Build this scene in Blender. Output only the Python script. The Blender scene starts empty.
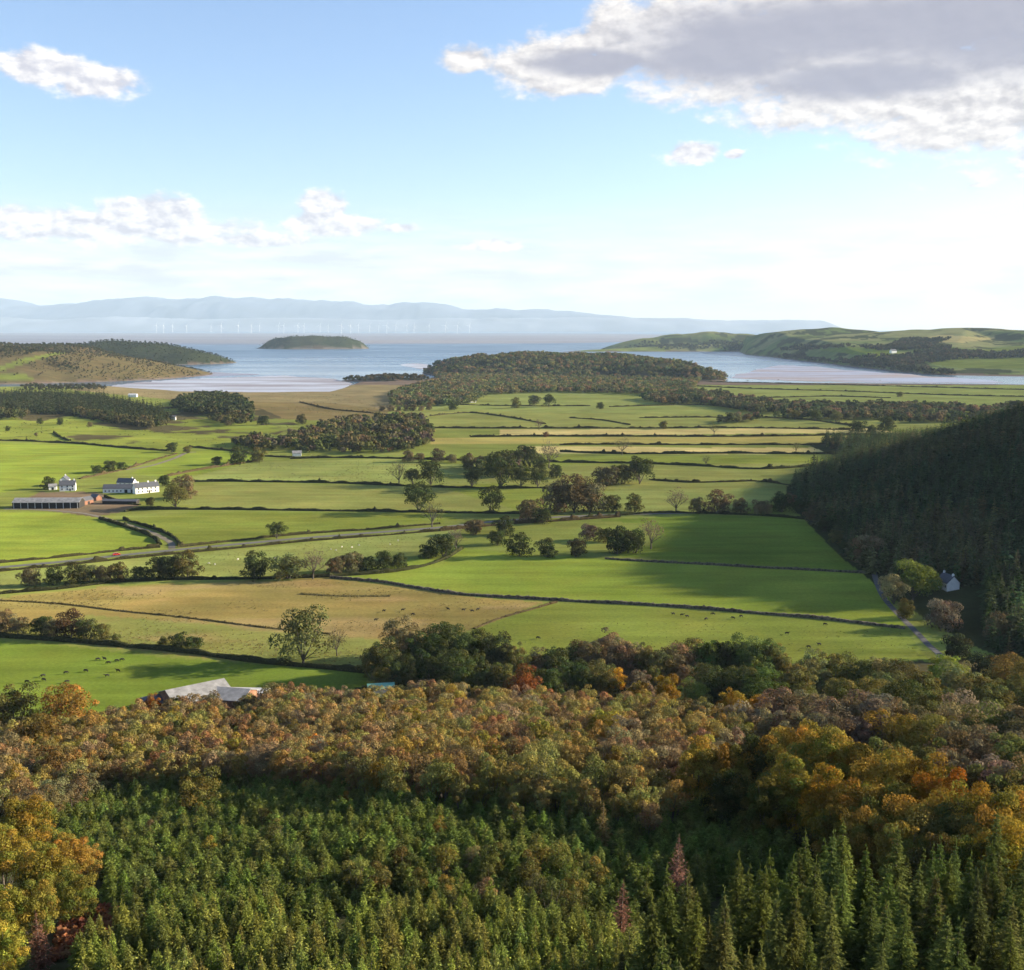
import bpy, math, random
import numpy as np
from mathutils import Vector, Matrix

rng = np.random.default_rng(7)
random.seed(7)
scene = bpy.context.scene
COL = scene.collection
PI = math.pi

# ----------------------------------------------------------------- camera geometry
CAMZ = 130.0
FPX = 1100.0
CX, CY = 512.0, 485.0
PITCH = math.radians(8.12)
cp, sp = math.cos(PITCH), math.sin(PITCH)
SUN_EL, SUN_AZ = math.radians(17.5), math.radians(78.0)


def ray(px, py):
    a = (px - CX) / FPX
    b = -(py - CY) / FPX
    return np.array([a, cp + b * sp, -sp + b * cp])


def project(x, y, z):
    zz = z - CAMZ
    f = y * cp - zz * sp
    u = y * sp + zz * cp
    f = np.where(f < 1, 1, f)
    return CX + FPX * x / f, CY - FPX * u / f


# ----------------------------------------------------------------- terrain function
def sstep(a, b, x):
    t = np.clip((x - a) / (b - a), 0, 1)
    return t * t * (3 - 2 * t)


def vnoise(x, y, s, seed=0):
    x = np.asarray(x, float) / s + seed * 17.13
    y = np.asarray(y, float) / s - seed * 9.71
    ix, iy = np.floor(x), np.floor(y)
    fx, fy = x - ix, y - iy
    fx = fx * fx * (3 - 2 * fx)
    fy = fy * fy * (3 - 2 * fy)

    def h(a, b):
        v = np.sin(a * 127.1 + b * 311.7 + seed * 74.7) * 43758.5453
        return v - np.floor(v)
    return (h(ix, iy) * (1 - fx) + h(ix + 1, iy) * fx) * (1 - fy) + (h(ix, iy + 1) * (1 - fx) + h(ix + 1, iy + 1) * fx) * fy


def fbm(x, y, s, seed=0, o=4):
    v, a, t = 0, 1, 0
    for k in range(o):
        v = v + a * vnoise(x, y, s / 2 ** k, seed + k)
        t += a
        a *= .55
    return v / t


def zat(py, d):
    r = ray(CX, py)
    return CAMZ + d * r[2] / r[1]


def ridge_pts(l):
    out = []
    for px, py, d, w in l:
        r = ray(px, py)
        t = d / r[1]
        out.append((r[0] * t, d, CAMZ + r[2] * t, w))
    return np.array(out)


RIDGES = {
    'brown_hill': ridge_pts([(-160, 342, 2900, 430), (0, 347, 2950, 400), (50, 352, 3000, 380), (90, 356, 3100, 340), (125, 361.5, 3250, 240), (143, 366, 3380, 130), (157, 371.5, 3450, 40)]),
    'wood_hill': ridge_pts([(-200, 338, 3600, 400), (0, 344, 3550, 400), (30, 345, 3500, 380), (55, 348.5, 3450, 300), (72, 353, 3420, 200)]),
    'dark_head': ridge_pts([(20, 351, 4300, 250), (50, 343.5, 4300, 250), (62, 343, 4300, 270), (80, 346, 4250, 300), (112, 340.5, 4250, 320), (145, 343, 4250, 300), (178, 350, 4200, 220), (195, 356, 4180, 120), (207, 359.6, 4180, 60), (222, 360.3, 4180, 30)]),
    'isle': ridge_pts([(258, 346, 7150, 15), (268, 342.5, 7150, 60), (282, 337.6, 7150, 150), (298, 335.6, 7150, 230), (318, 335.4, 7150, 240), (338, 336.6, 7150, 190), (352, 339.5, 7150, 110), (362, 343.5, 7150, 45), (371, 346.2, 7150, 15)]),
    'far_head': ridge_pts([(616, 347.5, 6900, 40), (632, 342, 6900, 200), (650, 338, 6950, 300), (682, 334, 7000, 380), (708, 331.8, 7000, 420), (735, 333, 7000, 420), (768, 336, 7000, 420), (840, 338, 7000, 400)]),
    'right_land': ridge_pts([(746, 352.5, 5300, 60), (770, 347, 5300, 420), (800, 340, 5500, 900), (816, 337.5, 5600, 1100), (838, 329, 5600, 1250), (860, 337, 5600, 1400), (885, 340, 5400, 1600), (915, 339, 5300, 1800), (942, 336.5, 5200, 1950), (968, 328.5, 5200, 2150), (996, 336, 5150, 2250), (1024, 338, 5100, 2350), (1150, 334, 5000, 2400)]),
    'wood_ridge': ridge_pts([(427, 369, 3250, 15), (440, 364.5, 3250, 45), (462, 361, 3250, 110), (490, 357.5, 3250, 190), (510, 360, 3250, 260), (533, 356, 3250, 330), (556, 359.5, 3230, 370), (585, 357, 3200, 380), (620, 361.5, 3080, 270), (665, 364, 2930, 170), (700, 372, 2780, 70)]),
    'wood_isle': ridge_pts([(343, 381.5, 2760, 20), (360, 379, 2770, 60), (385, 377, 2780, 80), (410, 377.5, 2790, 70), (428, 380, 2790, 40)]),
}
POWER = {'right_land': 1.25, 'brown_hill': 1.7}


def ridge_h(P, x, y, p=2.0):
    best = np.full(np.shape(x), -4.0)
    for i in range(len(P) - 1):
        a, b = P[i], P[i + 1]
        dx, dy = b[0] - a[0], b[1] - a[1]
        L2 = dx * dx + dy * dy
        t = np.clip(((x - a[0]) * dx + (y - a[1]) * dy) / L2, 0, 1)
        r = np.hypot(x - a[0] - t * dx, y - a[1] - t * dy)
        z = a[2] + (b[2] - a[2]) * t
        w = a[3] + (b[3] - a[3]) * t
        best = np.maximum(best, (z + 3.5) * (1 - np.minimum(r / w, 1.2) ** p) - 3.5)
    return best


SHORE_U = [(-400, 2500), (60, 2480), (110, 2500), (180, 2310), (250, 2275), (330, 2290), (345, 2450), (360, 2700), (425, 2800), (440, 3100), (600, 2980), (690, 2720), (712, 2700), (740, 2690), (850, 2660), (1000, 2590), (1040, 2560), (1400, 2560)]
SU = np.array([(p - CX) / FPX for p, _ in SHORE_U])
SD = np.array([d for _, d in SHORE_U])
RIGHT_SHORE = [(738, 6200), (745, 5450), (770, 5000), (800, 4450), (850, 3780), (900, 3330), (950, 2990), (985, 2790), (1010, 2740), (1300, 2740)]
RU = np.array([(p - CX) / FPX for p, _ in RIGHT_SHORE])
RD = np.array([d for _, d in RIGHT_SHORE])
PROF_Y = [-6000, -800, -250, -60, -6, 6, 25, 50, 80, 130, 200, 280, 350, 395, 425, 600]
PROF_Z = [150, 260, 190, 138, 128.6, 127.5, 112, 90, 69, 57, 43, 24, 9.5, 2.5, .0, 0]


def foot_shift(x):
    return np.interp(x, [-400, -150, -90, -20, 60, 140, 260], [75, 65, 50, 18, 0, -15, -20])


def H(x, y):
    x = np.asarray(x, float)
    y = np.asarray(y, float)
    yy = y + foot_shift(x)
    z = np.interp(yy, PROF_Y, PROF_Z)
    slope_mask = sstep(430, 300, yy) * sstep(30, 90, y)
    z = z + slope_mask * 5 * (fbm(x, y, 60, 3, 3) - .5)
    # forested hill on the right
    x0 = np.interp(y, [380, 420, 520, 620, 720, 820, 900, 1100], [215, 190, 182, 186, 196, 206, 225, 330])
    s = np.maximum(x - x0, 0) * .335
    s = s + .38 * np.maximum(x - .50 * y - 10, 0) * sstep(465, 625, y)  # extra rise out of view, added so the hill's shadow reaches the fields
    s = np.where(s > 0, s * s / (s + 3.0), 0)
    s = 185.0 * np.tanh((s / 185.0) ** 1.0)
    win = sstep(405, 690, y + .02 * (x - 190)) ** .8 * sstep(1350, 850, y + .1 * (x - 200))
    z = z + s * win
    # gently rolling plain
    pm = sstep(440, 560, yy) * sstep(2300, 1900, y)
    z = z + pm * (1.6 * (fbm(x, y, 160, 5, 2) - .5))
    # rough knolls on the left beyond the farm
    kn = sstep(1150, 1300, y) * sstep(2100, 1800, y) * sstep(-330, -480, x)
    z = z + kn * 9 * np.clip(fbm(x, y, 140, 9, 3) - .42, 0, 1)
    # shore
    u = x / np.maximum(y, 60)
    ds = np.interp(u, SU, SD) + 45 * (fbm(x, y, 130, 12, 2) - .5)
    z = np.where(y > 1500, z - 4.2 * sstep(-10, 60, y - ds) - .5 * sstep(-300, 0, y - ds), z)
    far = y > 2000
    if np.any(far):
        xf, yf = x[far] if x.ndim else x, y[far] if y.ndim else y
        zz = np.full(np.shape(xf), -4.0)
        for k, P in RIDGES.items():
            if k == 'right_land':
                continue
            zz = np.maximum(zz, ridge_h(P, xf, yf, POWER.get(k, 2.0)))
        zz = np.where(zz > -1, zz * (1 + .34 * (fbm(xf, yf, 200, 21, 4) - .5)), zz)
        z3 = ridge_h(RIDGES['right_land'], xf, yf, 1.25)
        sh = np.interp(xf / yf, RU, RD) + 60 * (fbm(xf, yf, 160, 14, 3) - .5)
        z3 = np.minimum(z3, (yf - sh) * .16 - 1.2)
        z3 = np.where(z3 > -1, z3 * (1 + .30 * (fbm(xf, yf, 330, 24, 3) - .5)), z3)
        zz = np.maximum(zz, z3)
        if x.ndim:
            z = z.copy()
            z[far] = np.maximum(z[far], zz)
        else:
            z = np.maximum(z, zz)
    return z


TT = np.concatenate([np.geomspace(20, 9000, 2600)])


def P(px, py, h=0.0):
    """world point where the sight line of a photo pixel meets the terrain raised by h"""
    r = ray(px, py)
    pts = TT[:, None] * r[None, :] / r[1]
    g = H(pts[:, 0], pts[:, 1]) + h
    below = np.nonzero((CAMZ + pts[:, 2] < g) & (pts[:, 1] > 45))[0]
    k = below[0] if len(below) else len(TT) - 1
    k = max(k, 1)
    a, b = TT[k - 1], TT[k]
    fa = CAMZ + pts[k - 1, 2] - g[k - 1]
    fb = CAMZ + pts[k, 2] - g[k]
    t = a + (b - a) * (fa / (fa - fb) if abs(fa - fb) > 1e-9 else 0)
    q = t * r / r[1]
    return q[0], q[1], float(H(np.array([q[0]]), np.array([q[1]]))[0])


def inside(poly, x, y):
    poly = np.asarray(poly, float)
    c = np.zeros(np.shape(x), bool)
    n = len(poly)
    j = n - 1
    for i in range(n):
        xi, yi = poly[i]
        xj, yj = poly[j]
        if yi != yj:
            c ^= ((yi > y) != (yj > y)) & (x < (xj - xi) * (y - yi) / (yj - yi) + xi)
        j = i
    return c


# ----------------------------------------------------------------- materials
def nodemat(name):
    m = bpy.data.materials.new(name)
    m.use_nodes = True
    nt = m.node_tree
    nt.nodes.clear()
    out = nt.nodes.new('ShaderNodeOutputMaterial')
    return m, nt, out


def N(nt, typ, **kw):
    n = nt.nodes.new(typ)
    for k, v in kw.items():
        if k.startswith('i_'):
            n.inputs[k[2:]].default_value = v
        else:
            setattr(n, k, v)
    return n


def plain_mat(name, col, rough=.7, noise=.25, nscale=2.0, metallic=0.0, bump=0.0, spec=.3):
    m, nt, out = nodemat(name)
    b = N(nt, 'ShaderNodeBsdfPrincipled')
    b.inputs['Roughness'].default_value = rough
    b.inputs['Metallic'].default_value = metallic
    b.inputs['Specular IOR Level'].default_value = spec
    tc = N(nt, 'ShaderNodeTexCoord')
    no = N(nt, 'ShaderNodeTexNoise')
    no.inputs['Scale'].default_value = nscale
    no.inputs['Detail'].default_value = 5
    nt.links.new(tc.outputs['Object'], no.inputs['Vector'])
    mr = N(nt, 'ShaderNodeMapRange')
    mr.inputs[1].default_value = .3
    mr.inputs[2].default_value = .7
    mr.inputs[3].default_value = 1 - noise
    mr.inputs[4].default_value = 1 + noise
    nt.links.new(no.outputs['Fac'], mr.inputs[0])
    mx = N(nt, 'ShaderNodeVectorMath', operation='SCALE')
    mx.inputs[0].default_value = col
    nt.links.new(mr.outputs[0], mx.inputs['Scale'])
    nt.links.new(mx.outputs[0], b.inputs['Base Color'])
    if bump:
        bp = N(nt, 'ShaderNodeBump')
        bp.inputs['Strength'].default_value = bump
        nt.links.new(no.outputs['Fac'], bp.inputs['Height'])
        nt.links.new(bp.outputs[0], b.inputs['Normal'])
    nt.links.new(b.outputs[0], out.inputs[0])
    return m


def leaf_mat():
    m, nt, out = nodemat('leaves')
    oi = N(nt, 'ShaderNodeObjectInfo')
    at = N(nt, 'ShaderNodeAttribute', attribute_name='Col')
    mu = N(nt, 'ShaderNodeVectorMath', operation='MULTIPLY')
    nt.links.new(oi.outputs['Color'], mu.inputs[0])
    nt.links.new(at.outputs['Color'], mu.inputs[1])
    mr = N(nt, 'ShaderNodeMapRange')
    mr.inputs[3].default_value = .93
    mr.inputs[4].default_value = 1.32
    nt.links.new(oi.outputs['Random'], mr.inputs[0])
    sc = N(nt, 'ShaderNodeVectorMath', operation='SCALE')
    nt.links.new(mu.outputs[0], sc.inputs[0])
    nt.links.new(mr.outputs[0], sc.inputs['Scale'])
    d = N(nt, 'ShaderNodeBsdfDiffuse')
    t = N(nt, 'ShaderNodeBsdfTranslucent')
    nt.links.new(sc.outputs[0], d.inputs[0])
    nt.links.new(sc.outputs[0], t.inputs[0])
    mx = N(nt, 'ShaderNodeMixShader')
    mx.inputs[0].default_value = .28
    nt.links.new(d.outputs[0], mx.inputs[1])
    nt.links.new(t.outputs[0], mx.inputs[2])
    nt.links.new(mx.outputs[0], out.inputs[0])
    return m


def ground_mat():
    m, nt, out = nodemat('ground_cover')
    at = N(nt, 'ShaderNodeAttribute', attribute_name='Col')
    tc = N(nt, 'ShaderNodeTexCoord')

    def noise(scale, detail, lo, hi, vec=None, a=.3, b=.7):
        no = N(nt, 'ShaderNodeTexNoise')
        no.inputs['Scale'].default_value = scale
        no.inputs['Detail'].default_value = detail
        no.inputs['Roughness'].default_value = .6
        nt.links.new((vec or tc.outputs['Object']), no.inputs['Vector'])
        mr = N(nt, 'ShaderNodeMapRange')
        mr.inputs[1].default_value = a
        mr.inputs[2].default_value = b
        mr.inputs[3].default_value = lo
        mr.inputs[4].default_value = hi
        nt.links.new(no.outputs['Fac'], mr.inputs[0])
        return mr.outputs[0]
    big = noise(.012, 6, .74, 1.2)
    mp = N(nt, 'ShaderNodeMapping')
    mp.inputs['Scale'].default_value = (.012, .09, .05)
    mp.inputs['Rotation'].default_value = (0, 0, .12)
    nt.links.new(tc.outputs['Object'], mp.inputs['Vector'])
    streak = noise(1.0, 5, .80, 1.18, mp.outputs[0])
    fine = noise(.7, 4, .84, 1.16)
    a1 = N(nt, 'ShaderNodeMath', operation='MULTIPLY')
    nt.links.new(big, a1.inputs[0])
    nt.links.new(streak, a1.inputs[1])
    a2 = N(nt, 'ShaderNodeMath', operation='MULTIPLY')
    nt.links.new(a1.outputs[0], a2.inputs[0])
    nt.links.new(fine, a2.inputs[1])
    # dry tufts: patches lean to straw
    hue = noise(.03, 6, 0, .55, None, .42, .72)
    mixc = N(nt, 'ShaderNodeMix', data_type='RGBA')
    nt.links.new(hue, mixc.inputs['Factor'])
    nt.links.new(at.outputs['Color'], mixc.inputs[6])
    tint = N(nt, 'ShaderNodeVectorMath', operation='MULTIPLY')
    tint.inputs[1].default_value = (1.28, 1.0, 1.05)
    nt.links.new(at.outputs['Color'], tint.inputs[0])
    nt.links.new(tint.outputs[0], mixc.inputs[7])
    sc = N(nt, 'ShaderNodeVectorMath', operation='SCALE')
    nt.links.new(mixc.outputs[2], sc.inputs[0])
    nt.links.new(a2.outputs[0], sc.inputs['Scale'])
    d = N(nt, 'ShaderNodeBsdfDiffuse')
    d.inputs['Roughness'].default_value = .6
    nt.links.new(sc.outputs[0], d.inputs[0])
    nt.links.new(d.outputs[0], out.inputs[0])
    return m


def water_mat(name, base, rough, bump, spec=.5):
    m, nt, out = nodemat(name)
    b = N(nt, 'ShaderNodeBsdfPrincipled')
    b.inputs['Base Color'].default_value = (*base, 1)
    b.inputs['IOR'].default_value = 1.33
    b.inputs['Specular IOR Level'].default_value = spec
    tc = N(nt, 'ShaderNodeTexCoord')
    mp = N(nt, 'ShaderNodeMapping')
    mp.inputs['Scale'].default_value = (.0016, .0045, 1)
    nt.links.new(tc.outputs['Object'], mp.inputs['Vector'])
    no = N(nt, 'ShaderNodeTexNoise')
    no.inputs['Scale'].default_value = 1
    no.inputs['Detail'].default_value = 6
    nt.links.new(mp.outputs[0], no.inputs['Vector'])
    mr = N(nt, 'ShaderNodeMapRange')
    mr.inputs[1].default_value = .35
    mr.inputs[2].default_value = .65
    mr.inputs[3].default_value = rough * .8
    mr.inputs[4].default_value = rough * 1.25
    nt.links.new(no.outputs['Fac'], mr.inputs[0])
    nt.links.new(mr.outputs[0], b.inputs['Roughness'])
    n2 = N(nt, 'ShaderNodeTexNoise')
    n2.inputs['Scale'].default_value = .25
    n2.inputs['Detail'].default_value = 4
    nt.links.new(tc.outputs['Object'], n2.inputs['Vector'])
    bp = N(nt, 'ShaderNodeBump')
    bp.inputs['Strength'].default_value = bump
    bp.inputs['Distance'].default_value = .5
    nt.links.new(n2.outputs['Fac'], bp.inputs['Height'])
    nt.links.new(bp.outputs[0], b.inputs['Normal'])
    nt.links.new(b.outputs[0], out.inputs[0])
    return m


def mud_mat(name, wet, dry, sx, sy, lo, hi, r0=.12, r1=.75):
    m, nt, out = nodemat(name)
    b = N(nt, 'ShaderNodeBsdfPrincipled')
    tc = N(nt, 'ShaderNodeTexCoord')
    mp = N(nt, 'ShaderNodeMapping')
    mp.inputs['Scale'].default_value = (sx, sy, 1)
    mp.inputs['Rotation'].default_value = (0, 0, -.1)
    nt.links.new(tc.outputs['Object'], mp.inputs['Vector'])
    no = N(nt, 'ShaderNodeTexNoise')
    no.inputs['Scale'].default_value = 1
    no.inputs['Detail'].default_value = 7
    no.inputs['Roughness'].default_value = .62
    nt.links.new(mp.outputs[0], no.inputs['Vector'])
    mr = N(nt, 'ShaderNodeMapRange')
    mr.inputs[1].default_value = lo
    mr.inputs[2].default_value = hi
    nt.links.new(no.outputs['Fac'], mr.inputs[0])
    mx = N(nt, 'ShaderNodeMix', data_type='RGBA')
    mx.inputs[6].default_value = (*wet, 1)
    mx.inputs[7].default_value = (*dry, 1)
    nt.links.new(mr.outputs[0], mx.inputs['Factor'])
    nt.links.new(mx.outputs[2], b.inputs['Base Color'])
    m2 = N(nt, 'ShaderNodeMapRange')
    m2.inputs[3].default_value = r0
    m2.inputs[4].default_value = r1
    nt.links.new(mr.outputs[0], m2.inputs[0])
    nt.links.new(m2.outputs[0], b.inputs['Roughness'])
    nt.links.new(b.outputs[0], out.inputs[0])
    return m


LEAF = leaf_mat()
BARK = plain_mat('bark', (.09, .075, .06), .9, .35, 3)
GROUND = ground_mat()
ROADM = plain_mat('worn_tarmac', (.105, .10, .09), .85, .2, .4)
LANEM = plain_mat('shaded_lane_gravel', (.075, .07, .068), .9, .3, .4)  # base colour darkened for the shade lying on the glen lane
TRACKM = plain_mat('farm_track', (.15, .125, .085), .9, .3, .3)
STONE = plain_mat('drystone', (.085, .070, .046), .9, .75, .9, bump=.5)
WHITEW = plain_mat('white_render', (.80, .79, .75), .8, .08, .6)
SLATE = plain_mat('slate_roof', (.085, .088, .10), .6, .25, 1.5)
SHEET = plain_mat('grey_sheet_roof', (.23, .225, .22), .7, .3, .5)
PALE = plain_mat('pale_sheet', (.62, .60, .57), .5, .1, .4)
DARKM = plain_mat('dark_panel', (.025, .022, .02), .9, .2, 1)  # near-black panels: interior shade painted where doorways and fronts stand open
BRICK = plain_mat('red_sandstone', (.22, .105, .065), .85, .25, 1.2)
TEAL = plain_mat('teal_sheet', (.13, .31, .23), .45, .12, .5)
GLASSM = plain_mat('window_glass', (.03, .035, .045), .15, .1, 1, spec=.6)
RUST = plain_mat('rusty_sheet', (.20, .10, .06), .8, .4, .6)
CARRED = plain_mat('red_car_paint', (.45, .02, .015), .3, .05, 1, spec=.6)
RUBBER = plain_mat('tyre_rubber', (.02, .02, .02), .9, .1, 1)
COWB = plain_mat('black_hide', (.018, .015, .013), .8, .3, 1.5)
WOOL = plain_mat('sheep_wool', (.62, .58, .50), .95, .12, 3)
TURB = plain_mat('white_turbine_paint', (.85, .85, .85), .5, .03, .1)

# ----------------------------------------------------------------- mesh helpers


def mesh_np(name, V, faces, mats=(), mat_idx=None, cols=None, smooth=False):
    me = bpy.data.meshes.new(name)
    V = np.asarray(V, np.float32)
    if not isinstance(faces, (list, tuple)):
        faces = [faces]
    faces = [np.asarray(f, np.int32) for f in faces if len(f)]
    nl = sum(f.size for f in faces)
    nf = sum(len(f) for f in faces)
    me.vertices.add(len(V))
    me.vertices.foreach_set('co', V.ravel())
    me.loops.add(nl)
    me.loops.foreach_set('vertex_index', np.concatenate([f.ravel() for f in faces]))
    tot = np.concatenate([np.full(len(f), f.shape[1], np.int32) for f in faces])
    me.polygons.add(nf)
    me.polygons.foreach_set('loop_start', np.concatenate([[0], np.cumsum(tot)[:-1]]).astype(np.int32))
    me.polygons.foreach_set('loop_total', tot)
    if mat_idx is not None:
        me.polygons.foreach_set('material_index', np.asarray(mat_idx, np.int32))
    if smooth:
        me.polygons.foreach_set('use_smooth', np.ones(nf, bool))
    for m in mats:
        me.materials.append(m)
    if cols is not None:
        ca = me.color_attributes.new('Col', 'FLOAT_COLOR', 'POINT')
        c = np.ones((len(V), 4), np.float32)
        c[:, :3] = cols
        ca.data.foreach_set('color', c.ravel())
    me.update(calc_edges=True)
    return me


class MB:
    """collects boxes, prisms and tubes into one mesh"""

    def __init__(s):
        s.v, s.f = [], []

    def add(s, vs, fs):
        o = len(s.v)
        s.v += [tuple(q) for q in vs]
        s.f += [tuple(i + o for i in f) for f in fs]

    def box(s, x0, x1, y0, y1, z0, z1):
        s.add([(x0, y0, z0), (x1, y0, z0), (x1, y1, z0), (x0, y1, z0), (x0, y0, z1), (x1, y0, z1), (x1, y1, z1), (x0, y1, z1)],
              [(0, 3, 2, 1), (4, 5, 6, 7), (0, 1, 5, 4), (1, 2, 6, 5), (2, 3, 7, 6), (3, 0, 4, 7)])

    def prism(s, prof, y0, y1):
        n = len(prof)
        s.add([(a, y0, b) for a, b in prof] + [(a, y1, b) for a, b in prof],
              [tuple(range(n)), tuple(range(2 * n - 1, n - 1, -1))] + [(i, i + n, (i + 1) % n + n, (i + 1) % n) for i in range(n)])

    def tube(s, pts, rad, n=7, cap=True):
        pts = [Vector(p) for p in pts]
        o = len(s.v)
        for i, p in enumerate(pts):
            d = (pts[min(i + 1, len(pts) - 1)] - pts[max(i - 1, 0)]).normalized()
            a = d.orthogonal().normalized()
            b = d.cross(a)
            for k in range(n):
                t = 2 * PI * k / n
                s.v.append(tuple(p + (a * math.cos(t) + b * math.sin(t)) * rad[i]))
        for i in range(len(pts) - 1):
            for k in range(n):
                s.f.append((o + i * n + k, o + i * n + (k + 1) % n, o + (i + 1) * n + (k + 1) % n, o + (i + 1) * n + k))
        if cap:
            s.f.append(tuple(o + k for k in range(n))[::-1])
            s.f.append(tuple(o + (len(pts) - 1) * n + k for k in range(n)))

    def mesh(s, name, mat):
        me = bpy.data.meshes.new(name)
        me.from_pydata(s.v, [], s.f)
        me.materials.append(mat)
        me.update()
        return me

    def arrays(s):
        return np.array(s.v), [np.array([f for f in s.f if len(f) == k]) for k in sorted({len(f) for f in s.f})]

    def build(s, name, mat, parent=None):
        return link(name, s.mesh(name, mat), parent)


def link(name, data, parent=None):
    o = bpy.data.objects.new(name, data)
    COL.objects.link(o)
    if parent:
        o.parent = parent
    return o


def tag(o, label=None, cat=None, group=None, kind=None):
    if label:
        o['label'] = label
    if cat:
        o['category'] = cat
    if group:
        o['group'] = group
    if kind:
        o['kind'] = kind
    return o


def empty(name, loc, rz=0):
    o = link(name, None)
    o.location = loc
    o.rotation_euler = (0, 0, rz)
    o.empty_display_size = .5
    return o


def dup(o, parent=None):
    c = o.copy()
    COL.objects.link(c)
    if parent:
        c.parent = parent
    for ch in list(o.children):
        dup(ch, c)
    return c


# ----------------------------------------------------------------- ground sheet (polar grid about the hill foot)
FIELD = {}
G = dict(rich=(.088, .128, .020), green=(.120, .148, .028), bright=(.128, .170, .026), olive=(.142, .158, .044), tan=(.168, .140, .046), straw=(.30, .262, .105),
         strawg=(.22, .20, .06), marsh=(.155, .132, .066), heath=(.085, .072, .034), brack=(.16, .07, .025), dark=(.04, .045, .018), pale=(.148, .176, .050), soil=(.12, .095, .062), ochre=(.115, .094, .040), moor=(.030, .038, .020))
FIELDS = [
    ('rich', [(-90, 636), (0, 641), (60, 645), (150, 656), (260, 664), (365, 671), (372, 700), (240, 712), (100, 730), (-90, 725)]),
    ('tan', [(-90, 604), (0, 598), (110, 586), (260, 581), (330, 578), (400, 586), (480, 598), (545, 602), (470, 630), (365, 671), (260, 663), (150, 652), (60, 641), (-90, 632)]),
    ('olive', [(0, 632), (90, 615), (260, 628), (380, 640), (365, 668), (260, 660), (150, 650)]),
    ('pale', [(-90, 588), (0, 574), (120, 560), (260, 548), (420, 530), (470, 522), (440, 548), (380, 564), (250, 577), (110, 583), (-90, 603)]),
    ('bright', [(330, 577), (400, 562), (460, 548), (530, 555), (600, 558), (700, 563), (880, 572), (905, 627), (760, 612), (640, 604), (545, 600), (400, 585)]),
    ('green', [(545, 603), (640, 606), (760, 615), (905, 629), (945, 670), (800, 675), (560, 675), (470, 632)]),
    ('rich', [(600, 520), (690, 515), (790, 518), (870, 525), (890, 571), (700, 562), (610, 555), (650, 545), (660, 525)]),
    ('bright', [(-90, 512), (0, 512), (60, 512), (110, 519), (165, 540), (160, 547), (0, 567), (-90, 578)]),
    ('green', [(120, 521), (200, 511), (440, 513), (460, 520), (300, 535), (190, 547), (170, 535)]),
    ('olive', [(170, 487), (250, 483), (440, 487), (530, 490), (520, 510), (430, 511), (250, 510), (180, 505)]),
    ('pale', [(250, 462), (300, 460), (480, 458), (560, 470), (540, 488), (440, 485), (240, 481), (180, 480)]),
    ('green', [(440, 487), (560, 478), (640, 470), (700, 490), (560, 510), (520, 511)]),
    ('pale', [(540, 500), (640, 487), (800, 484), (780, 500), (700, 513), (560, 516)]),
    ('bright', [(-90, 440), (0, 443), (80, 444), (165, 452), (155, 460), (60, 480), (20, 490), (-90, 505)]),
    ('bright', [(175, 452), (260, 450), (250, 462), (180, 478), (130, 474)]),
    ('green', [(-90, 405), (250, 408), (280, 430), (250, 450), (165, 452), (80, 443), (-90, 440)]),
    ('straw', [(500, 429.5), (870, 428), (900, 433), (500, 436)]),
    ('strawg', [(430, 438), (880, 436), (880, 442), (430, 444)]),
    ('straw', [(520, 446), (870, 445), (850, 452), (520, 453.5)]),
    ('green', [(420, 455), (860, 454), (850, 461), (420, 464)]),
    ('olive', [(440, 467), (830, 463), (810, 482), (560, 490), (470, 480)]),
    ('olive', [(380, 408), (620, 405), (980, 422), (960, 428), (400, 430)]),
    ('pale', [(430, 395), (560, 392), (760, 405), (720, 415), (400, 410)]),
    ('marsh', [(70, 390), (110, 384), (250, 388), (335, 388), (350, 383), (430, 372), (500, 370), (500, 382), (390, 398), (392, 411), (330, 412), (300, 405), (200, 402)]),
    ('ochre', [(240, 402), (330, 403), (390, 410), (380, 424), (260, 418)]),
    ('pale', [(690, 376), (1100, 381), (1100, 400), (990, 408), (760, 400), (690, 391)]),
    ('soil', [(10, 507), (40, 492), (95, 492), (140, 505), (120, 512), (95, 517), (50, 511)]),
]


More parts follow.
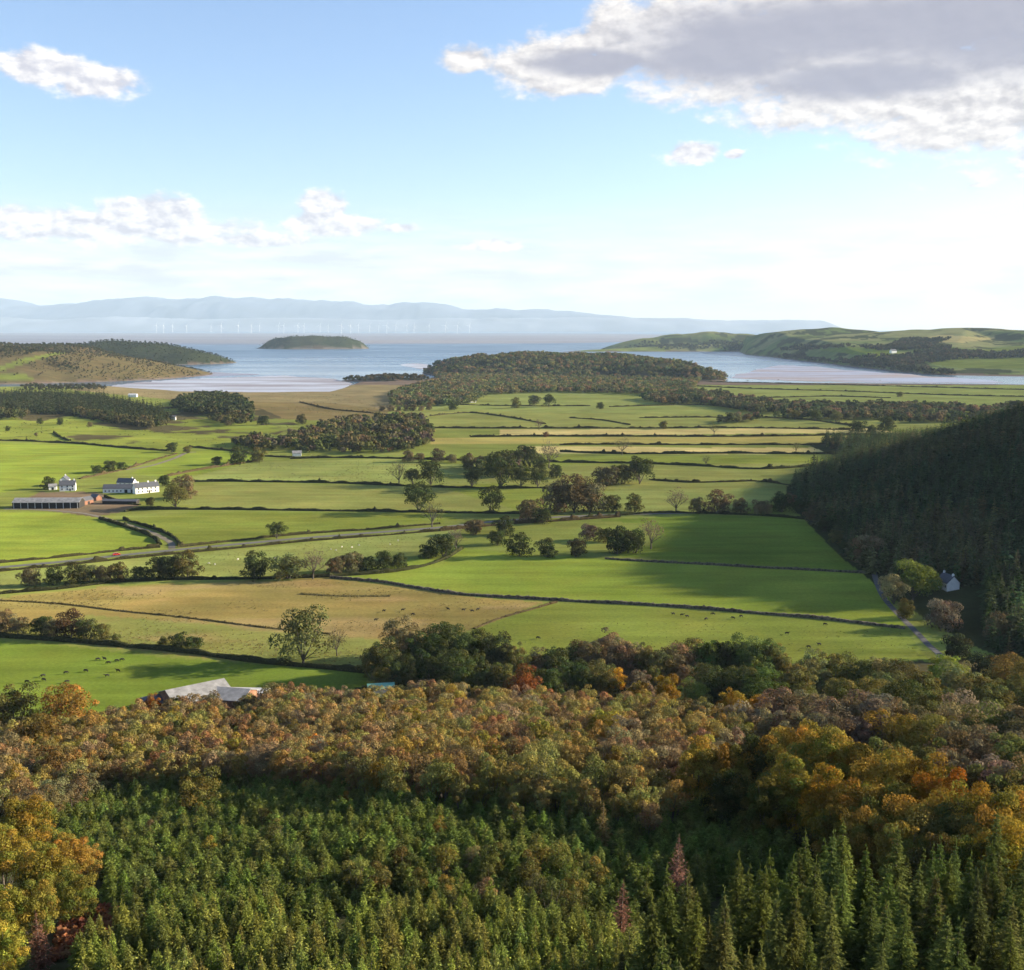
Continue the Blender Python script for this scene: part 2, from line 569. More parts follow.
def build_ground():
    # tessellation: fine where the near view needs it, coarse elsewhere
    half = np.radians(29)
    fine_a = np.linspace(-half, half, 640)
    side = np.linspace(half, 2 * PI - half, 60)[1:-1]
    ang = np.concatenate([fine_a, side])
    rad = np.concatenate([np.linspace(3, 30, 10)[:-1], np.geomspace(30, 9000, 760), np.geomspace(9000, 58000, 40)[1:]])
    A, R = np.meshgrid(ang, rad)
    X, Y = R * np.sin(A), R * np.cos(A)
    Z = H(X, Y)
    nr, na = X.shape
    V = np.stack([X, Y, Z], -1).reshape(-1, 3)
    idx = np.arange(nr * na).reshape(nr, na)
    nx = np.roll(idx, -1, 1)
    Q = np.stack([idx[:-1], nx[:-1], nx[1:], idx[1:]], -1).reshape(-1, 4)[:, ::-1]
    V = np.vstack([V, [[0, 0, H(np.array([0.]), np.array([0.]))[0]]]])
    c = len(V) - 1
    T = np.stack([np.full(na, c), nx[0], idx[0]], -1)[:, ::-1]
    x, y, z = V[:, 0], V[:, 1], V[:, 2]
    # true surface colours
    C = np.empty((len(V), 3))
    C[:] = (.120, .145, .034)
    yy = y + foot_shift(x)
    n1 = fbm(x, y, 22, 31, 4)
    n2 = fbm(x, y, 9, 35, 3)
    hill = yy + 16 * (n2 - .5) < np.interp(x, [-60, 20, 80], [424, 412, 398])
    mixa = sstep(.40, .62, n1)[:, None]
    C = np.where(hill[:, None], np.array(G['dark']) * (1 - mixa) + np.array(G['heath']) * mixa, C)
    for kind, poly in FIELDS:
        w = [P(*q)[:2] for q in poly]
        m = inside(w, x, y) & ~hill & (y < 3400)
        jit = 1 + .10 * (vnoise(np.array([w[0][0]]), np.array([w[0][1]]), 7, 2)[0] - .5)
        C[m] = np.array(G[kind]) * jit
    # hummocky rough grazing beyond the farm
    rough = inside([P(*q)[:2] for q in [(-90, 404), (260, 408), (300, 425), (240, 450), (80, 443), (-90, 438)]], x, y)
    k = sstep(.53, .60, fbm(x, y, 60, 41, 4)) * rough
    C = C * (1 - k[:, None]) + np.array((.055, .05, .025)) * k[:, None]
    # pale dry wisps in the tan pasture
    pas = inside([P(*q)[:2] for q in [(-90, 606), (110, 588), (330, 580), (480, 599), (540, 603), (365, 660), (150, 650), (-90, 630)]], x, y)
    k = sstep(.5, .62, fbm(x * .35, y, 26, 44, 4)) * pas * .6
    C = C * (1 - k[:, None]) + np.array((.22, .165, .075)) * k[:, None]
    C = C * np.where(hill[:, None], 1.0, np.array([1.36, 1.32, 1.26])) * (1 + .26 * (fbm(x, y * 1.6, 34, 47, 5) - .5))[:, None]
    # wooded hill floor
    hx = np.interp(y, [380, 420, 520, 620, 720, 820, 900, 1100], [215, 190, 182, 186, 196, 206, 225, 330])
    m = (x > hx + 2) & (y > 400) & (y < 1250)
    C[m] = np.array(G['dark'])
    # headlands and islands
    far = y > 2350
    xf, yf, zf = x[far], y[far], z[far]
    n = fbm(xf, yf, 300, 51, 4)
    nb = fbm(xf, yf, 120, 57, 4)
    px, py = project(xf, yf, zf)
    land = zf > -.6
    Cf = C[far]
    rh = {k: ridge_h(Pk, xf, yf, POWER.get(k, 2.)) for k, Pk in RIDGES.items()}

    def paint(mask, a, b=None, t=None):
        if b is None:
            Cf[mask] = a
        else:
            t = t[mask][:, None]
            Cf[mask] = np.array(a) * (1 - t) + np.array(b) * t
    paint(land & (rh['brown_hill'] > -1), G['heath'], G['ochre'], sstep(-1700, -1000, xf + 250 * (nb - .5) + .35 * (yf - 3000)))
    paint(land & (rh['wood_hill'] > -1) & (rh['wood_hill'] > rh['brown_hill']), (.07, .065, .028), (.12, .09, .04), sstep(.4, .6, nb))
    paint(land & (rh['dark_head'] > -1) & (yf > 3700), G['moor'], (.035, .045, .02), sstep(.4, .6, nb))
    paint(land & (rh['isle'] > -1) & (yf > 6500) & (xf < -500), (.036, .048, .020), (.05, .056, .026), sstep(.4, .65, nb))
    paint(land & (rh['far_head'] > -1) & (yf > 6300) & (xf > 400), (.06, .085, .03), (.17, .19, .06), sstep(.42, .56, n))
    rl = land & (rh['right_land'] > -1) & (xf > 900) & (yf < 7000)
    paint(rl, (.115, .155, .045), (.20, .205, .08), sstep(.42, .58, n))
    paint(rl & (nb > .60), (.055, .065, .028))
    paint(land & ((rh['wood_ridge'] > -1) | (rh['wood_isle'] > -1)) & (yf > 2600) & (xf > -700) & (xf < 800), (.06, .06, .03))
    # green track and small fields on the brown headland
    for kind, poly in (('green', [(-40, 369), (0, 366), (25, 358), (62, 351), (66, 353), (32, 361), (8, 369), (-40, 378)]), ('green', [(-20, 374), (10, 374), (40, 377), (28, 381), (-20, 381)]),
                       ('bright', [(815, 349), (850, 347), (890, 348), (892, 355), (868, 357)]), ('green', [(905, 360), (1030, 344), (1080, 360), (1040, 369), (960, 368)]), ('straw', [(905, 342), (940, 335), (1000, 338), (960, 343)])):
        m = inside(poly, px, py) & land
        Cf[m] = np.array(G[kind]) * 1.05
    # beaches: pale rim of shingle and sea-wrack above the tide
    Cf[(zf > -1.6) & (zf < 2.0) & (yf > 2550)] = (.15, .115, .085)
    Cf[zf <= -1.6] = (.20, .17, .14)
    C[far] = Cf
    me = mesh_np('ground', V, [Q, T], [GROUND], cols=C, smooth=True)
    o = link('ground', me)
    tag(o, kind='structure')


build_ground()

# ----------------------------------------------------------------- water
def fan(name, poly_px, z, mat, sub=1):
    """a level sheet whose outline is given by sight lines to that level"""
    pts = []
    for px, py in poly_px:
        r = ray(px, py)
        t = (z - CAMZ) / r[2]
        pts.append((r[0] * t, r[1] * t, z))
    me = bpy.data.meshes.new(name)
    me.from_pydata(pts, [], [tuple(range(len(pts)))])
    me.materials.append(mat)
    o = link(name, me)
    tag(o, kind='structure')
    return o


def smooth_loop(pts, n=6, amp=0, seed=0):
    r = random.Random(seed)
    out = []
    m = len(pts)
    for i in range(m):
        p0, p1, p2, p3 = (np.array(pts[(i + k - 1) % m], float) for k in range(4))
        for j in range(n):
            t = j / n
            q = .5 * (2 * p1 + (p2 - p0) * t + (2 * p0 - 5 * p1 + 4 * p2 - p3) * t * t + (3 * p1 - p0 - 3 * p2 + p3) * t ** 3)
            out.append((q[0] + amp * 8 * r.uniform(-1, 1), q[1] + amp * r.uniform(-1, 1)))
    return out


SEA = water_mat('sea_water', (.055, .10, .165), .34, .15, .38)
_nt = SEA.node_tree                                                             # sheltered water inside the bays is calmer
_b = next(n for n in _nt.nodes if n.type == 'BSDF_PRINCIPLED')
_r = _b.inputs['Roughness'].links[0].from_socket
_tc = next(n for n in _nt.nodes if n.type == 'TEX_COORD')
_sx = N(_nt, 'ShaderNodeSeparateXYZ')
_nt.links.new(_tc.outputs['Object'], _sx.inputs[0])
_m = N(_nt, 'ShaderNodeMapRange', interpolation_type='SMOOTHSTEP')
_m.inputs[1].default_value = 2500
_m.inputs[2].default_value = 6500
_m.inputs[3].default_value = .5
_m.inputs[4].default_value = 1.0
_nt.links.new(_sx.outputs[1], _m.inputs[0])
_q = N(_nt, 'ShaderNodeMath', operation='MULTIPLY')
_nt.links.new(_r, _q.inputs[0])
_nt.links.new(_m.outputs[0], _q.inputs[1])
_nt.links.new(_q.outputs[0], _b.inputs['Roughness'])
me = bpy.data.meshes.new('sea')
me.from_pydata([(-45000, 1900, -1), (45000, 1900, -1), (45000, 57500, -1), (-45000, 57500, -1)], [], [(0, 1, 2, 3)])
me.materials.append(SEA)
tag(link('sea', me), kind='structure')
BANK = mud_mat('sandbank_mud', (.135, .135, .165), (.165, .155, .175), .0002, .0006, .4, .6, .5, .8)
fan('sandbank_flats', smooth_loop([(-160, 333.2), (200, 333.0), (520, 333.3), (660, 334.5), (720, 336.5), (640, 341), (560, 343.2), (400, 344), (250, 344.5), (60, 344), (-160, 345)], 5), -.8, BANK)
WET = mud_mat('wet_mudflat', (.38, .39, .44), (.20, .18, .20), .003, .010, .42, .60, .38, .75)
WET2 = mud_mat('streaked_mudflat', (.22, .24, .33), (.20, .165, .17), .0022, .007, .40, .6, .36, .75)
fan('mudflat_bay', smooth_loop([(115, 387), (180, 393), (250, 394), (335, 393), (348, 386), (345, 381), (290, 376), (240, 377), (190, 379), (155, 381), (125, 384)], 7, .4, 3), -.75, WET)
fan('mudflat_spit', smooth_loop([(150, 374), (180, 371), (230, 373), (260, 374.5), (200, 376.5), (160, 377)], 5, .12, 4), -.8, WET2)
fan('mudflat_inlet', smooth_loop([(730, 377), (752, 371), (775, 366), (800, 365.5), (850, 370), (920, 375.5), (985, 379.5), (1000, 383), (930, 383), (850, 382), (790, 380.5), (750, 379)], 6, .45, 5), -.8, WET2)
fan('mudflat_islet', smooth_loop([(400, 364.5), (420, 363.5), (436, 366.5), (430, 370), (410, 367)], 4, .1, 6), -.8, WET)
for i, (a, b) in enumerate([((262, 400), (276, 402)), ((284, 405), (330, 403)), ((268, 396.5), (272, 398)), ((127, 394), (140, 396))]):
    pass


# ----------------------------------------------------------------- roads and strips
def catmull(pts, step):
    pts = [np.array(p, float) for p in pts]
    q = [2 * pts[0] - pts[1]] + pts + [2 * pts[-1] - pts[-2]]
    out = []
    for i in range(1, len(q) - 2):
        p0, p1, p2, p3 = q[i - 1:i + 3]
        n = max(1, int(np.linalg.norm(p2 - p1) / step))
        for j in range(n):
            t = j / n
            out.append(.5 * (2 * p1 + (p2 - p0) * t + (2 * p0 - 5 * p1 + 4 * p2 - p3) * t * t + (3 * p1 - p0 - 3 * p2 + p3) * t ** 3))
    out.append(q[-2])
    return np.array(out)


def world_line(px_pts, step):
    w = [P(*q)[:2] for q in px_pts]
    return catmull(w, step)


def strip(name, line, width, mat, lift=.1):
    d = np.gradient(line, axis=0)
    d /= np.linalg.norm(d, axis=1)[:, None] + 1e-9
    nrm = np.stack([-d[:, 1], d[:, 0]], 1)
    cols = []
    for s in (-1, -.35, .35, 1):
        q = line + nrm * width / 2 * s
        cols.append(np.column_stack([q, H(q[:, 0], q[:, 1]) + lift - (.05 if abs(s) == 1 else 0)]))
    n = len(line)
    V = np.concatenate(cols)
    Q = np.concatenate([np.stack([np.arange(n - 1) + k * n, np.arange(1, n) + k * n, np.arange(1, n) + (k + 1) * n, np.arange(n - 1) + (k + 1) * n], 1)[:, ::-1] for k in range(3)])
    o = link(name, mesh_np(name, V, Q, [mat]))
    tag(o, kind='structure')
    return o


ROAD_PX = [(-120, 580), (0, 567.5), (60, 562), (115, 556), (165, 551), (240, 544), (300, 538.5), (370, 533), (440, 527.5), (500, 521), (560, 517), (640, 514), (720, 512.5)]
ROAD = world_line(ROAD_PX, 4)
strip('road', ROAD, 5.6, ROADM, .15)
LANE_PX = [(172, 549), (171, 543), (163, 538), (145, 530), (120, 523), (104, 518), (80, 513), (40, 510), (5, 509)]
strip('farm_road', world_line(LANE_PX, 3), 4.0, TRACKM, .14)
GLEN_PX = [(872, 556), (873, 566), (876, 580), (884, 598), (900, 616), (918, 634), (940, 655), (960, 672)]
strip('glen_road', world_line(GLEN_PX, 3), 2.8, LANEM, .15)
strip('pale_path', world_line([(125, 470), (150, 466), (175, 458), (186, 453), (196, 452)], 5), 5.0, TRACKM, .15)


# ----------------------------------------------------------------- tree building
def quads(c, nrm, size, asp=1.0, kite=False, axis=None, r=rng):
    n = len(c)
    nrm = nrm / (np.linalg.norm(nrm, axis=1)[:, None] + 1e-9)
    a = axis if axis is not None else r.normal(size=(n, 3))
    a = a - nrm * (a * nrm).sum(1)[:, None]
    a /= np.linalg.norm(a, axis=1)[:, None] + 1e-9
    b = np.cross(nrm, a)
    s = np.broadcast_to(np.asarray(size, float), (n,))[:, None]
    if kite:
        V = np.stack([c - a * s * .5, c - b * s * asp * .5 - a * s * .05, c + a * s * .75, c + b * s * asp * .5 - a * s * .05], 1)
    else:
        V = np.stack([c - a * s * .5 - b * s * asp * .3, c - a * s * .1 + b * s * asp * .5, c + a * s * .5 + b * s * asp * .25, c + a * s * .15 - b * s * asp * .5], 1)
    return V.reshape(-1, 3), np.arange(4 * n).reshape(n, 4)


def broadleaf(h, rad, cb, lobes, nq, qs, seed, flat=1.0, sparse=0.0, tint=.0, low=False, ls=1.0, lv=(.78, 1.2)):
    """crown arrays (V,Q,Col) and trunk MB"""
    r = np.random.default_rng(seed)
    cz, hz = (h + cb) / 2, (h - cb) / 2
    k = np.arange(lobes) + .5
    phi = np.arccos(1 - 1.75 * k / lobes)
    th = PI * (1 + 5 ** .5) * k + r.uniform(0, 6)
    dirs = np.stack([np.cos(th) * np.sin(phi), np.sin(th) * np.sin(phi), np.cos(phi)], 1)
    rr = r.uniform(.40, .95, lobes)[:, None]
    cen = dirs * rr * np.array([rad, rad, hz]) + np.array([0, 0, cz])
    cen += r.normal(0, .06 * rad, cen.shape)
    lr = ls * r.uniform(.20, .52, lobes) * min(rad, hz * 1.1)
    cen = np.vstack([cen, [[0, 0, cz]]])
    lr = np.append(lr, .55 * min(rad, hz))
    L = lobes + 1
    w = lr ** 2
    w /= w.sum()
    ids = r.choice(L, nq, p=w)
    d = r.normal(size=(nq, 3))
    d /= np.linalg.norm(d, axis=1)[:, None]
    d[:, 2] = np.where((d[:, 2] < -.35) & (r.random(nq) < .7), -d[:, 2], d[:, 2])
    sh = r.uniform(.62, 1.08, nq) ** .8
    pos = cen[ids] + d * (lr[ids] * sh)[:, None] * np.array([1, 1, .85 * flat])
    nr = d + r.normal(size=(nq, 3)) * .36
    keep = pos[:, 2] > (cb * .6 if not low else .05)
    if sparse:
        keep &= r.random(nq) > sparse
    pos, nr, ids = pos[keep], nr[keep], ids[keep]
    V, Q = quads(pos, nr, qs * r.uniform(.5, 1.5, len(pos)), .8, r=r)
    lb = r.uniform(lv[0], lv[1], L)
    c = (lb[ids] * r.uniform(.88, 1.12, len(pos)))[:, None] * np.ones(3)
    if tint:
        lt = r.uniform(-1, 1, L)[ids] * tint + r.normal(0, tint * .15, len(pos))
        c = c * np.stack([1 + lt, 1 - .25 * lt, 1 - .4 * lt], 1)
    t = MB()
    t.tube([(0, 0, -.6), (.05 * rad * r.normal(), .05 * rad * r.normal(), cb * .6), (.08 * rad * r.normal(), .08 * rad * r.normal(), cz)], [h * .028, h * .022, h * .010], 8)
    for i in r.choice(lobes, min(lobes, 9), replace=False):
        e = cen[i]
        s0 = np.array([0, 0, cb * r.uniform(.55, .95)])
        mid = (s0 + e) / 2 + np.array([0, 0, -.03 * h])
        t.tube([s0, mid, e], [h * .012, h * .008, h * .003], 5)
    return V, Q, np.repeat(np.clip(c, .2, 2), 4, axis=0), t


def twiggy(h, rad, cb, seed, nq=700, qs=.35):
    """half-bare autumn tree: limbs and twigs visible through thin leaf"""
    r = np.random.default_rng(seed)
    V, Q, C, _ = broadleaf(h, rad, cb, 12, nq, qs, seed, sparse=.15)
    t = MB()
    t.tube([(0, 0, -.6), (0, 0, cb * .5), (.1, .05, cb)], [h * .03, h * .024, h * .02], 8)
    for i in range(9):
        a = 2 * PI * i / 9 + r.uniform(-.3, .3)
        el = r.uniform(.5, 1.35)
        L = (h - cb) * r.uniform(.7, .95)
        d = np.array([math.cos(a) * math.cos(el), math.sin(a) * math.cos(el), math.sin(el)])
        e = np.array([0, 0, cb * .85]) + d * L * np.array([min(1, rad / L * 1.1)] * 2 + [1])
        m = np.array([0, 0, cb * .85]) + (e - np.array([0, 0, cb * .85])) * .45
        t.tube([(0, 0, cb * r.uniform(.7, .98)), m, e], [h * .013, h * .009, h * .003], 5)
        for j in range(6):
            s0 = m + (e - m) * r.uniform(0, .8)
            q = s0 + (d + r.normal(0, .6, 3)) * L * .3
            t.tube([s0, q], [h * .005, h * .0018], 4, cap=False)
    return V, Q, C, t


def conifer(h, rad, levels, nb, nseg, seed, base=.06, droop=.35, ws=.5, jit=.1, power=.85, fuzzy=False, up=.1):
    r = np.random.default_rng(seed)
    pos, ax, nrm, size, col = [], [], [], [], []
    for l in range(levels):
        t = (l + r.uniform(0, .6)) / levels
        z = h * (base + (1 - base) * t)
        R = rad * max(.05, (1 - t)) ** power * r.uniform(.85, 1.15)
        k = max(4, int(round(nb * (1 - .45 * t))))
        for b in range(k):
            a = 2 * PI * (b + r.uniform(-.35, .35)) / k + l * 2.4
            Lb = R * r.uniform(.72, 1.15)
            d = np.array([math.cos(a), math.sin(a), 0])
            br = r.uniform(.72, 1.22)
            for s in range(nseg):
                f = (s + .6 + r.uniform(-.2, .2)) / nseg
                p = np.array([0, 0, z]) + d * Lb * f + np.array([0, 0, (-droop * f + up * f * f * 2.2) * Lb])
                side = np.array([-d[1], d[0], 0])
                nside = 1 if nseg < 3 else 2
                for q in range(nside):
                    sg = (-1) ** (q + s)
                    off = side * sg * ws * R * (1 - f) * .5 * r.uniform(.2, 1) if nside == 2 else 0
                    pos.append(p + off + r.normal(0, jit * .15 * R + .01, 3))
                    ax.append(d * 1.0 + side * sg * (.75 if nside == 2 else r.uniform(-.3, .3)) + np.array([0, 0, -droop * .4 + r.normal(0, .15)]))
                    nrm.append(np.array([0, 0, 1.]) + r.normal(0, .35 if not fuzzy else .9, 3) + d * .25)
                    size.append((Lb / nseg) * (1.5 if nseg > 2 else 1.35) * r.uniform(.8, 1.25) + .05 * rad)
                    col.append(br * r.uniform(.82, 1.2) * (.9 + .25 * f))
    for q in range(10):
        pos.append((r.normal(0, .02 * rad), r.normal(0, .02 * rad), h * (.93 + .012 * q)))
        ax.append((r.normal(0, .25), r.normal(0, .25), 1))
        nrm.append((r.normal(), r.normal(), 0))
        size.append(h * .022)
        col.append(1.1)
    pos, ax, nrm, size, col = map(np.array, (pos, ax, nrm, size, col))
    V, Q = quads(pos, nrm, size, ws, kite=True, axis=ax, r=r)
    t = MB()
    t.tube([(0, 0, -.6), (0, 0, h * .5), (0, 0, h * .98)], [h * .016 + .02, h * .010 + .01, .012], 6)
    c = col[:, None] * np.ones(3)
    return V, Q, np.repeat(c, 4, axis=0), t


def merged_mesh(name, arr):
    """one mesh of crown and trunk"""
    V, Q, C, t = arr
    tv, tf = t.arrays()
    faces = [Q] + [f + len(V) for f in tf]
    mi = np.concatenate([np.zeros(len(Q), int)] + [np.ones(len(f), int) for f in tf])
    return mesh_np(name, np.vstack([V, tv]), faces, [LEAF, BARK], mi, np.vstack([C, np.ones((len(tv), 3))]))


def crown_only(name, arr):
    V, Q, C, t = arr
    return mesh_np(name, V, Q, [LEAF], None, C)


class Kind:
    """prototype shapes of one tree kind: arrays for joining, meshes for single trees"""

    def __init__(s, name, arrs, hs):
        s.name, s.arrs, s.hs = name, arrs, hs
        s._m = [None] * len(arrs)
        s._c = [None] * len(arrs)
        s._t = [None] * len(arrs)

    def whole(s, i):
        if s._m[i] is None:
            s._m[i] = merged_mesh(s.name, s.arrs[i])
        return s._m[i]

    def split(s, i):
        if s._c[i] is None:
            s._c[i] = crown_only('crown', s.arrs[i])
            s._t[i] = s.arrs[i][3].mesh('trunk', BARK)
        return s._c[i], s._t[i]


K_OAK = Kind('field_tree', [broadleaf(15, 7.0 + .6 * (i % 3), 1.2 - .5 * (i % 2), 22, 4000, .56, 100 + i, tint=.10) for i in range(5)], [15] * 5)
K_BUSHY = Kind('hedgerow_tree', [broadleaf(10, 5.6, -2.2, 18, 3400, .5, 120 + i, tint=.14, low=True) for i in range(5)], [10] * 5)
K_TWIG = Kind('bare_tree', [twiggy(13, 6.0, 3.2, 140 + i, 900, .38) for i in range(4)], [13] * 4)
K_BIRCH = Kind('birch_tree', [broadleaf(10, 2.5 + .25 * (i % 3), .4, 14, 2600, .25, 160 + i, tint=.20) for i in range(6)], [10] * 6)
K_BEECH = Kind('beech_tree', [broadleaf(18, 7.0 + .4 * (i % 3), 0.0, 95, 21000, .33, 180 + i, tint=.24, ls=.62, lv=(.6, 1.35)) for i in range(5)], [18] * 5)
K_WOOD = Kind('woodland_tree', [broadleaf(15, 5.9 + .5 * (i % 3), -1.5, 38, 8000, .38, 200 + i, tint=.18, ls=.8, lv=(.68, 1.28)) for i in range(6)], [15] * 6)
K_YSPR = Kind('young_spruce', [conifer(6, 2.1, 12, 9, 4, 220 + i, base=.0, droop=.1, ws=.5, up=.2, jit=.8, power=.62) for i in range(5)], [6] * 5)
K_LARCH = Kind('larch_tree', [conifer(9, 2.1, 20, 8, 4, 240 + i, base=.02, droop=.12, ws=.5, fuzzy=True, jit=.8, power=.70, up=.25) for i in range(5)], [9] * 5)
K_SPR = Kind('spruce_tree', [conifer(18, 4.3, 40, 12, 10, 260 + i, base=.02, droop=.42, ws=.36, up=.16, jit=.4, power=.86) for i in range(5)], [18] * 5)
K_HILL = Kind('hill_conifer', [conifer(16, 3.7, 14, 8, 2, 280 + i, base=.04, droop=.35, ws=.7, power=.75, jit=.5) for i in range(4)], [16] * 4)
K_FAR = Kind('far_tree', [broadleaf(11, 5.2, 1.0, 8, 120, 2.1, 300 + i, low=True) for i in range(4)], [11] * 4)
K_FARCON = Kind('far_conifer', [conifer(14, 3.0, 7, 6, 1, 320 + i, base=.1, ws=.8) for i in range(3)], [14] * 3)
K_DEAD = Kind('dead_larch', [conifer(10, 1.6, 24, 8, 4, 340, base=.05, droop=.1, ws=.25, fuzzy=True, jit=.6, power=.7)], [10])

n_tree = 0


def put(kind, x, y, z, h, col, label, cat, group=None, parts=False, name=None, rz=None, wid=1.0):
    global n_tree
    n_tree += 1
    i = random.randrange(len(kind.arrs))
    s = h / kind.hs[i]
    rz = random.uniform(0, 6.28) if rz is None else rz
    sw = s * wid * random.uniform(.92, 1.1)
    nm = name or kind.name
    if parts:
        o = empty(nm, (x, y, z), rz)
        cm, tm = kind.split(i)
        c = link('crown', cm, o)
        c.color = (*col, 1)
        link('trunk', tm, o)
    else:
        o = link(nm, kind.whole(i))
        o.color = (*col, 1)
        o.location = (x, y, z)
        o.rotation_euler = (0, 0, rz)
    o.scale = (sw, sw, s)
    o.rotation_euler = (random.gauss(0, .035), random.gauss(0, .035), rz)
    tag(o, label, cat, group)
    return o


def vary(c, a=.15):
    f = random.uniform(1 - a, 1 + a)
    return tuple(max(.004, v * f * random.uniform(1 - a * .5, 1 + a * .5)) for v in c)


def join_trees(name, kind, items, mat=LEAF):
    """items: (x,y,z,h,col,wid): one object of many trees nobody could count"""
    Vs, Qs, Cs, off = [], [], [], 0
    for x, y, z, h, col, wid in items:
        V, Q, C, _ = kind.arrs[random.randrange(len(kind.arrs))]
        s = h / kind.hs[0]
        a = random.uniform(0, 6.28)
        ca, sa = math.cos(a), math.sin(a)
        sw = s * wid * random.uniform(.85, 1.15)
        W = np.column_stack([(V[:, 0] * ca - V[:, 1] * sa) * sw + x, (V[:, 0] * sa + V[:, 1] * ca) * sw + y, V[:, 2] * s + z])
        Vs.append(W)
        Qs.append(Q + off)
        Cs.append(C * np.array(col))
        off += len(V)
    o = link(name, mesh_np(name, np.concatenate(Vs), np.concatenate(Qs), [mat], None, np.concatenate(Cs)))
    o.color = (1, 1, 1, 1)
    tag(o, kind='stuff')
    return o


def scatter(poly, spacing, h, seed, jit=.38, inset=None):
    """jittered planting grid on the ground whose canopy shows inside the outline"""
    r = np.random.default_rng(seed)
    w = np.array([P(px, py, h * .85)[:2] for px, py in poly])
    x0, y0 = w.min(0) - spacing
    x1, y1 = w.max(0) + spacing
    gx, gy = np.meshgrid(np.arange(x0, x1, spacing), np.arange(y0, y1, spacing))
    gx = gx + (np.arange(gx.shape[0]) % 2)[:, None] * spacing * .5
    gx = gx.ravel() + r.uniform(-jit, jit, gx.size) * spacing
    gy = gy.ravel() + r.uniform(-jit, jit, gy.size) * spacing
    m = inside(w, gx, gy)
    gx, gy = gx[m], gy[m]
    gz = H(gx, gy)
    o = np.argsort(gy)
    return gx[o], gy[o], gz[o]


ORD = ['first', 'second', 'third', 'fourth', 'fifth', 'sixth', 'seventh', 'eighth', 'ninth', 'tenth', 'eleventh', 'twelfth', 'thirteenth', 'fourteenth', 'fifteenth', 'sixteenth', 'seventeenth', 'eighteenth', 'nineteenth', 'twentieth']

DKG = (.044, .055, .018)
GRN = (.062, .080, .020)
OLV = (.090, .085, .026)
BRN = (.125, .098, .048)
GRY = (.125, .095, .060)
YEL = (.165, .13, .026)
GLD = (.225, .150, .028)
ORG = (.22, .09, .018)
PAL = (.105, .110, .042)
LIM = (.12, .150, .030)

# ---- stand of bright larches along the bottom
Hh = 5.6
xs, ys, zs = scatter([(60, 1010), (80, 928), (120, 910), (190, 895), (262, 890), (290, 902), (300, 914), (340, 914), (352, 900), (385, 894), (430, 892), (470, 886), (530, 898), (600, 914), (655, 925), (640, 1010)], 1.75, Hh, 11)
items = []
n = 0
for x, y, z in zip(xs, ys, zs):
    h = Hh * random.uniform(.6, 1.2)
    col = vary((.155, .170, .038), .26)
    px, py = project(x, y, z + h)
    if n < 300 and -8 < px < 1030 and py < 985 and (py > 905 or random.random() < .5):
        n += 1
        put(K_LARCH, x, y, z, h, col, 'yellow green young larch in the dense stand along the bottom edge', 'larch tree', 'larches in the stand along the bottom edge')
    elif py < 1010:
        items.append((x, y, z, h, col, 1.0))
join_trees('young_larch_forest', K_LARCH, items)
print('larch', len(xs))

# ---- tall dark spruces bottom right
Hs = 15.0
xs, ys, zs = scatter([(610, 1080), (600, 945), (650, 925), (690, 890), (740, 872), (800, 852), (860, 848), (930, 850), (1060, 838), (1080, 1080)], 3.5, Hs, 12)
for x, y, z in zip(xs, ys, zs):
    if y < 72:
        continue
    put(K_SPR, x, y, z, Hs * random.uniform(.68, 1.16), vary((.088, .104, .027), .26), 'tall pointed green spruce in the stand filling the bottom right corner', 'spruce tree', 'tall spruces in the bottom right corner', parts=True)
print('spruce', len(xs))

# ---- young spruce plantation
Hy = 4.2
xs, ys, zs = scatter([(25, 815), (45, 785), (90, 770), (180, 764), (260, 760), (330, 766), (420, 772), (520, 780), (600, 792), (660, 790), (720, 800), (790, 830), (800, 855), (740, 875), (700, 890), (660, 912), (610, 932), (540, 918), (480, 908), (440, 896), (400, 884), (350, 892), (262, 908), (190, 910), (115, 922), (105, 860)], 2.15, Hy, 13)
items = []
lim = 300
vis = 0
for x, y, z in zip(xs, ys, zs):
    h = Hy * random.uniform(.6, 1.25)
    px, py = project(x, y, z + h)
    if py > 850 and px > 330 and random.random() < .16 or random.random() < .03:
        continue
    col = vary((.088, .108, .025), .26)
    if vis < lim and -5 < px < 1030:
        vis += 1
        put(K_YSPR, x, y, z, h, col, 'young green spruce in the close planted plantation below the brown birch wood', 'spruce tree', 'young spruces in the plantation')
    else:
        items.append((x, y, z, h, col, 1.0))
if items:
    join_trees('young_spruce_forest', K_YSPR, items)
print('yspruce', vis, len(items))

# ---- small birches mixed into the plantation
for x, y, z in zip(*scatter([(330, 862), (420, 840), (520, 836), (600, 860), (600, 905), (540, 900), (470, 892), (400, 880)], 6.0, 6, 14)):
    put(K_BIRCH, x, y, z, random.uniform(5, 7.5), vary(random.choice([OLV, BRN, (.13, .12, .03)]), .15), 'small olive brown birch growing among the young spruces', 'birch tree', 'birches among the young spruces')
for x, y, z in zip(*scatter([(130, 770), (560, 785), (640, 830), (560, 850), (300, 850), (120, 860)], 19, 6, 15)):
    put(K_BIRCH, x, y, z, random.uniform(5, 7), vary(random.choice([YEL, OLV, BRN, OLV]), .2), 'lone yellowing birch standing up through the young spruce plantation', 'birch tree', 'lone birches scattered in the plantation')

